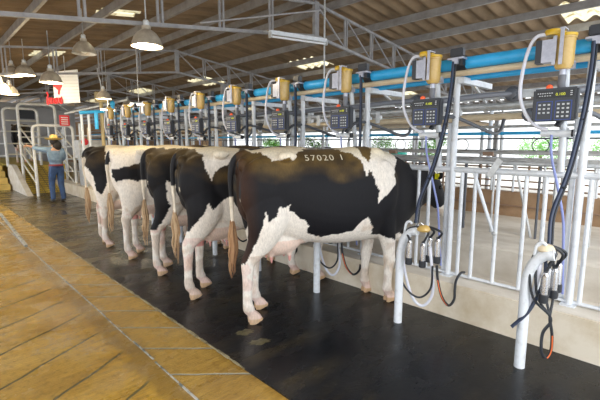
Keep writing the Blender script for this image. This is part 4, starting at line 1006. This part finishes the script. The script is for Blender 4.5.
obj('riser', one(tube, [(4.2, 12, 2.40), (4.22, 12, 2.56)], .05, 12), M['bluepipe'], t)
for x, l in ((3.42, 'left'), (3.6, 'middle'), (4.1, 'right')):
    tag(obj('end_post', one(tube, [(x, 12.1, 0), (x, 12.1, 2.3)], .035, 10), M['galvb']), 'silver post under the blue crossing pipe, ' + l, 'post')
tag(obj('far_pipe', one(tube, [(3.3, 13.2, 2.36), (4.6, 11.9, 2.75)], .035, 8), M['galv']), 'grey pipe slanting behind the beige control cabinet', 'pipe')

# ------------------------------------------------------------------ person with straw hat
def skin(name, verts, edges, radii, m, parent, sub=2, root=0):
    me = bpy.data.meshes.new(name); me.from_pydata([Vector(v) for v in verts], edges, [])
    o = bpy.data.objects.new(name, me); COL.objects.link(o)
    sk = o.modifiers.new('k', 'SKIN'); 
    for i, r in enumerate(radii): me.skin_vertices[0].data[i].radius = r if isinstance(r, tuple) else (r, r)
    me.skin_vertices[0].data[root].use_root = True
    ss = o.modifiers.new('s', 'SUBSURF'); ss.levels = sub; ss.render_levels = sub
    dg = bpy.context.evaluated_depsgraph_get(); me2 = bpy.data.meshes.new_from_object(o.evaluated_get(dg)); bpy.data.objects.remove(o)
    me2.materials.clear()
    return obj(name, me2, m, parent)
M['jeans'] = mat('blue_denim', (.035, .085, .22), .8, var=(.025, .05, .13), scale=9)
M['shirt'] = mat('pale_denim_shirt', (.19, .29, .42), .8, var=(.12, .19, .29), scale=12)
M['skin'] = mat('skin', (.45, .26, .17), .6)
M['hair'] = mat('black_hair', (.015, .012, .010), .6)
M['straw'] = mat('straw', (.78, .58, .20), .7, var=(.55, .38, .10), scale=30)
M['boot'] = mat('dark_boots', (.02, .018, .018), .5)
M['belt'] = mat('maroon_belt', (.22, .03, .04), .6)
pr = thing('person', 'person in straw hat, denim shirt and blue jeans reaching for the gate', 'person', (2.66, 11.85, .012), math.radians(8))
# local: facing +y ; x right
V = [(0, 0, .90), (0, .01, 1.02), (0, .02, 1.18), (0, .01, 1.32), (0, .01, 1.41), (0, .02, 1.50), (0, .03, 1.585),
     (-.17, .0, 1.34), (-.32, .10, 1.36), (-.43, .27, 1.42), (.17, 0, 1.33), (.22, .04, 1.12), (.18, .22, 1.05),
     (-.09, 0, .84), (-.10, .10, .48), (-.13, .0, .10), (.09, 0, .84), (.09, .02, .47), (.10, -.05, .08), (-.13, .12, .05), (.10, .08, .04),
     (-.49, .34, 1.44), (.16, .29, 1.07)]
E = [(0, 1), (1, 2), (2, 3), (3, 4), (4, 5), (5, 6), (3, 7), (7, 8), (8, 9), (9, 21), (3, 10), (10, 11), (11, 12), (12, 22), (0, 13), (13, 14), (14, 15), (15, 19), (0, 16), (16, 17), (17, 18), (18, 20)]
RR = [(.14, .10), (.12, .09), (.14, .10), (.13, .09), .05, .075, .085, .055, .042, .032, .055, .042, .032, .085, .058, .042, .085, .058, .042, .035, .035, .028, .028]
skin('body', V, E, RR, M['skin'], pr)
for s, h, d in ((-1, Vector((-.49, .34, 1.44)), Vector((-.05, .06, .02))), (1, Vector((.16, .29, 1.07)), Vector((-.03, .08, .0)))):
    bm = B()
    for i in range(4):
        off = Vector((.012 * (i - 1.5), 0, .010 * (i - 1.5))); tube(bm, curve([h + off, h + off + d * .6, h + off + d * 1.0 + Vector((0, 0, -.02)), h + off + d * .8 + Vector((0, 0, -.045))], 3), .0085, 6)
    tube(bm, curve([h, h + Vector((.03, .02, .0)), h + d * .7 + Vector((.02, 0, -.03))], 3), .010, 6)
    obj('fingers', bm, M['skin'], pr)
V = [(0, 0, .80), (0, .01, 1.02), (0, .02, 1.18), (0, .01, 1.33), (0, .01, 1.395), (-.17, .0, 1.34), (-.32, .10, 1.36), (-.42, .25, 1.41), (.17, 0, 1.33), (.22, .04, 1.12), (.185, .20, 1.055)]
skin('shirt', V, [(0, 1), (1, 2), (2, 3), (3, 4), (3, 5), (5, 6), (6, 7), (3, 8), (8, 9), (9, 10)], [(.165, .125), (.15, .115), (.17, .125), (.165, .115), .07, .08, .062, .05, .08, .062, .05], M['shirt'], pr, 2, 2)
V = [(0, 0, 1.03), (0, 0, .88), (-.09, 0, .82), (-.10, .10, .48), (-.13, .0, .12), (-.135, -.01, .05), (.09, 0, .82), (.09, .02, .47), (.10, -.05, .10), (.105, -.05, .05)]
skin('jeans', V, [(0, 1), (1, 2), (2, 3), (3, 4), (4, 5), (1, 6), (6, 7), (7, 8), (8, 9)], [(.16, .12), (.16, .13), .11, .078, .062, .062, .11, .078, .062, .062], M['jeans'], pr, 2, 1)
obj('belt', one(lathe, [(.15, .925), (.168, .93), (.168, .965), (.15, .97)], (0, 0, 0), 20), M['belt'], pr)
for v in ((-.13, .06), (.10, .01)):
    bm = B(); ball(bm, (v[0], v[1], .045), (.05, .14, .045), 14, 8); obj('boot', bm, M['boot'], pr)
bm = B(); ball(bm, (0, .0, 1.57), (.10, .115, .125), 16, 10); ball(bm, (.05, -.05, 1.45), (.11, .06, .13), 14, 8); obj('hair', bm, M['hair'], pr)
bm = B(); ball(bm, (0, .12, 1.55), (.014, .02, .02), 8, 6); ball(bm, (-.035, .108, 1.585), .011, 8, 6); ball(bm, (.035, .108, 1.585), .011, 8, 6); ball(bm, (0, .11, 1.515), (.022, .008, .007), 8, 6); obj('face', bm, M['skin'], pr)
bm = B(); prof = [(.0, .13), (.06, .125), (.085, .10), (.095, .04), (.10, .01), (.15, .0), (.19, .015), (.21, .04), (.205, .035), (.15, -.008), (.09, -.012), (.0, -.012)]
lathe(bm, [(max(r, .001), z) for r, z in prof], (0, 0, 1.60), 24)
hat = obj('straw_hat', bm, M['straw'], pr)
for v in hat.data.vertices: v.co.z += .0; v.co.x *= 1.02

# ------------------------------------------------------------------ camera, light, world
TH = math.atan(58 / 400); YAW = math.atan(390 / math.hypot(400, 58))
cam = bpy.data.cameras.new('camera'); co = bpy.data.objects.new('camera', cam); COL.objects.link(co)
cam.sensor_width = 36; cam.lens = 36 * 400 / 600; co.location = (0, 0, 1.55); co.rotation_euler = (PI / 2 - TH, 0, -YAW); cam.clip_end = 300
S.camera = co
w = bpy.data.worlds.new('world'); S.world = w; w.use_nodes = True
bg = w.node_tree.nodes['Background']; bg.inputs[0].default_value = (.93, .97, 1, 1); bg.inputs[1].default_value = 1.7
sun = bpy.data.lights.new('sun', 'SUN'); sun.energy = 1.0; sun.angle = math.radians(12); sun.color = (1, .95, .86)
so = bpy.data.objects.new('sun', sun); COL.objects.link(so)
so.rotation_euler = Vector((-.35, -.75, .75)).to_track_quat('Z', 'Y').to_euler()
S.view_settings.view_transform = 'Standard'; S.view_settings.look = 'None'; S.view_settings.exposure = 0.68; S.view_settings.gamma = 1
S.view_settings.use_curve_mapping = False
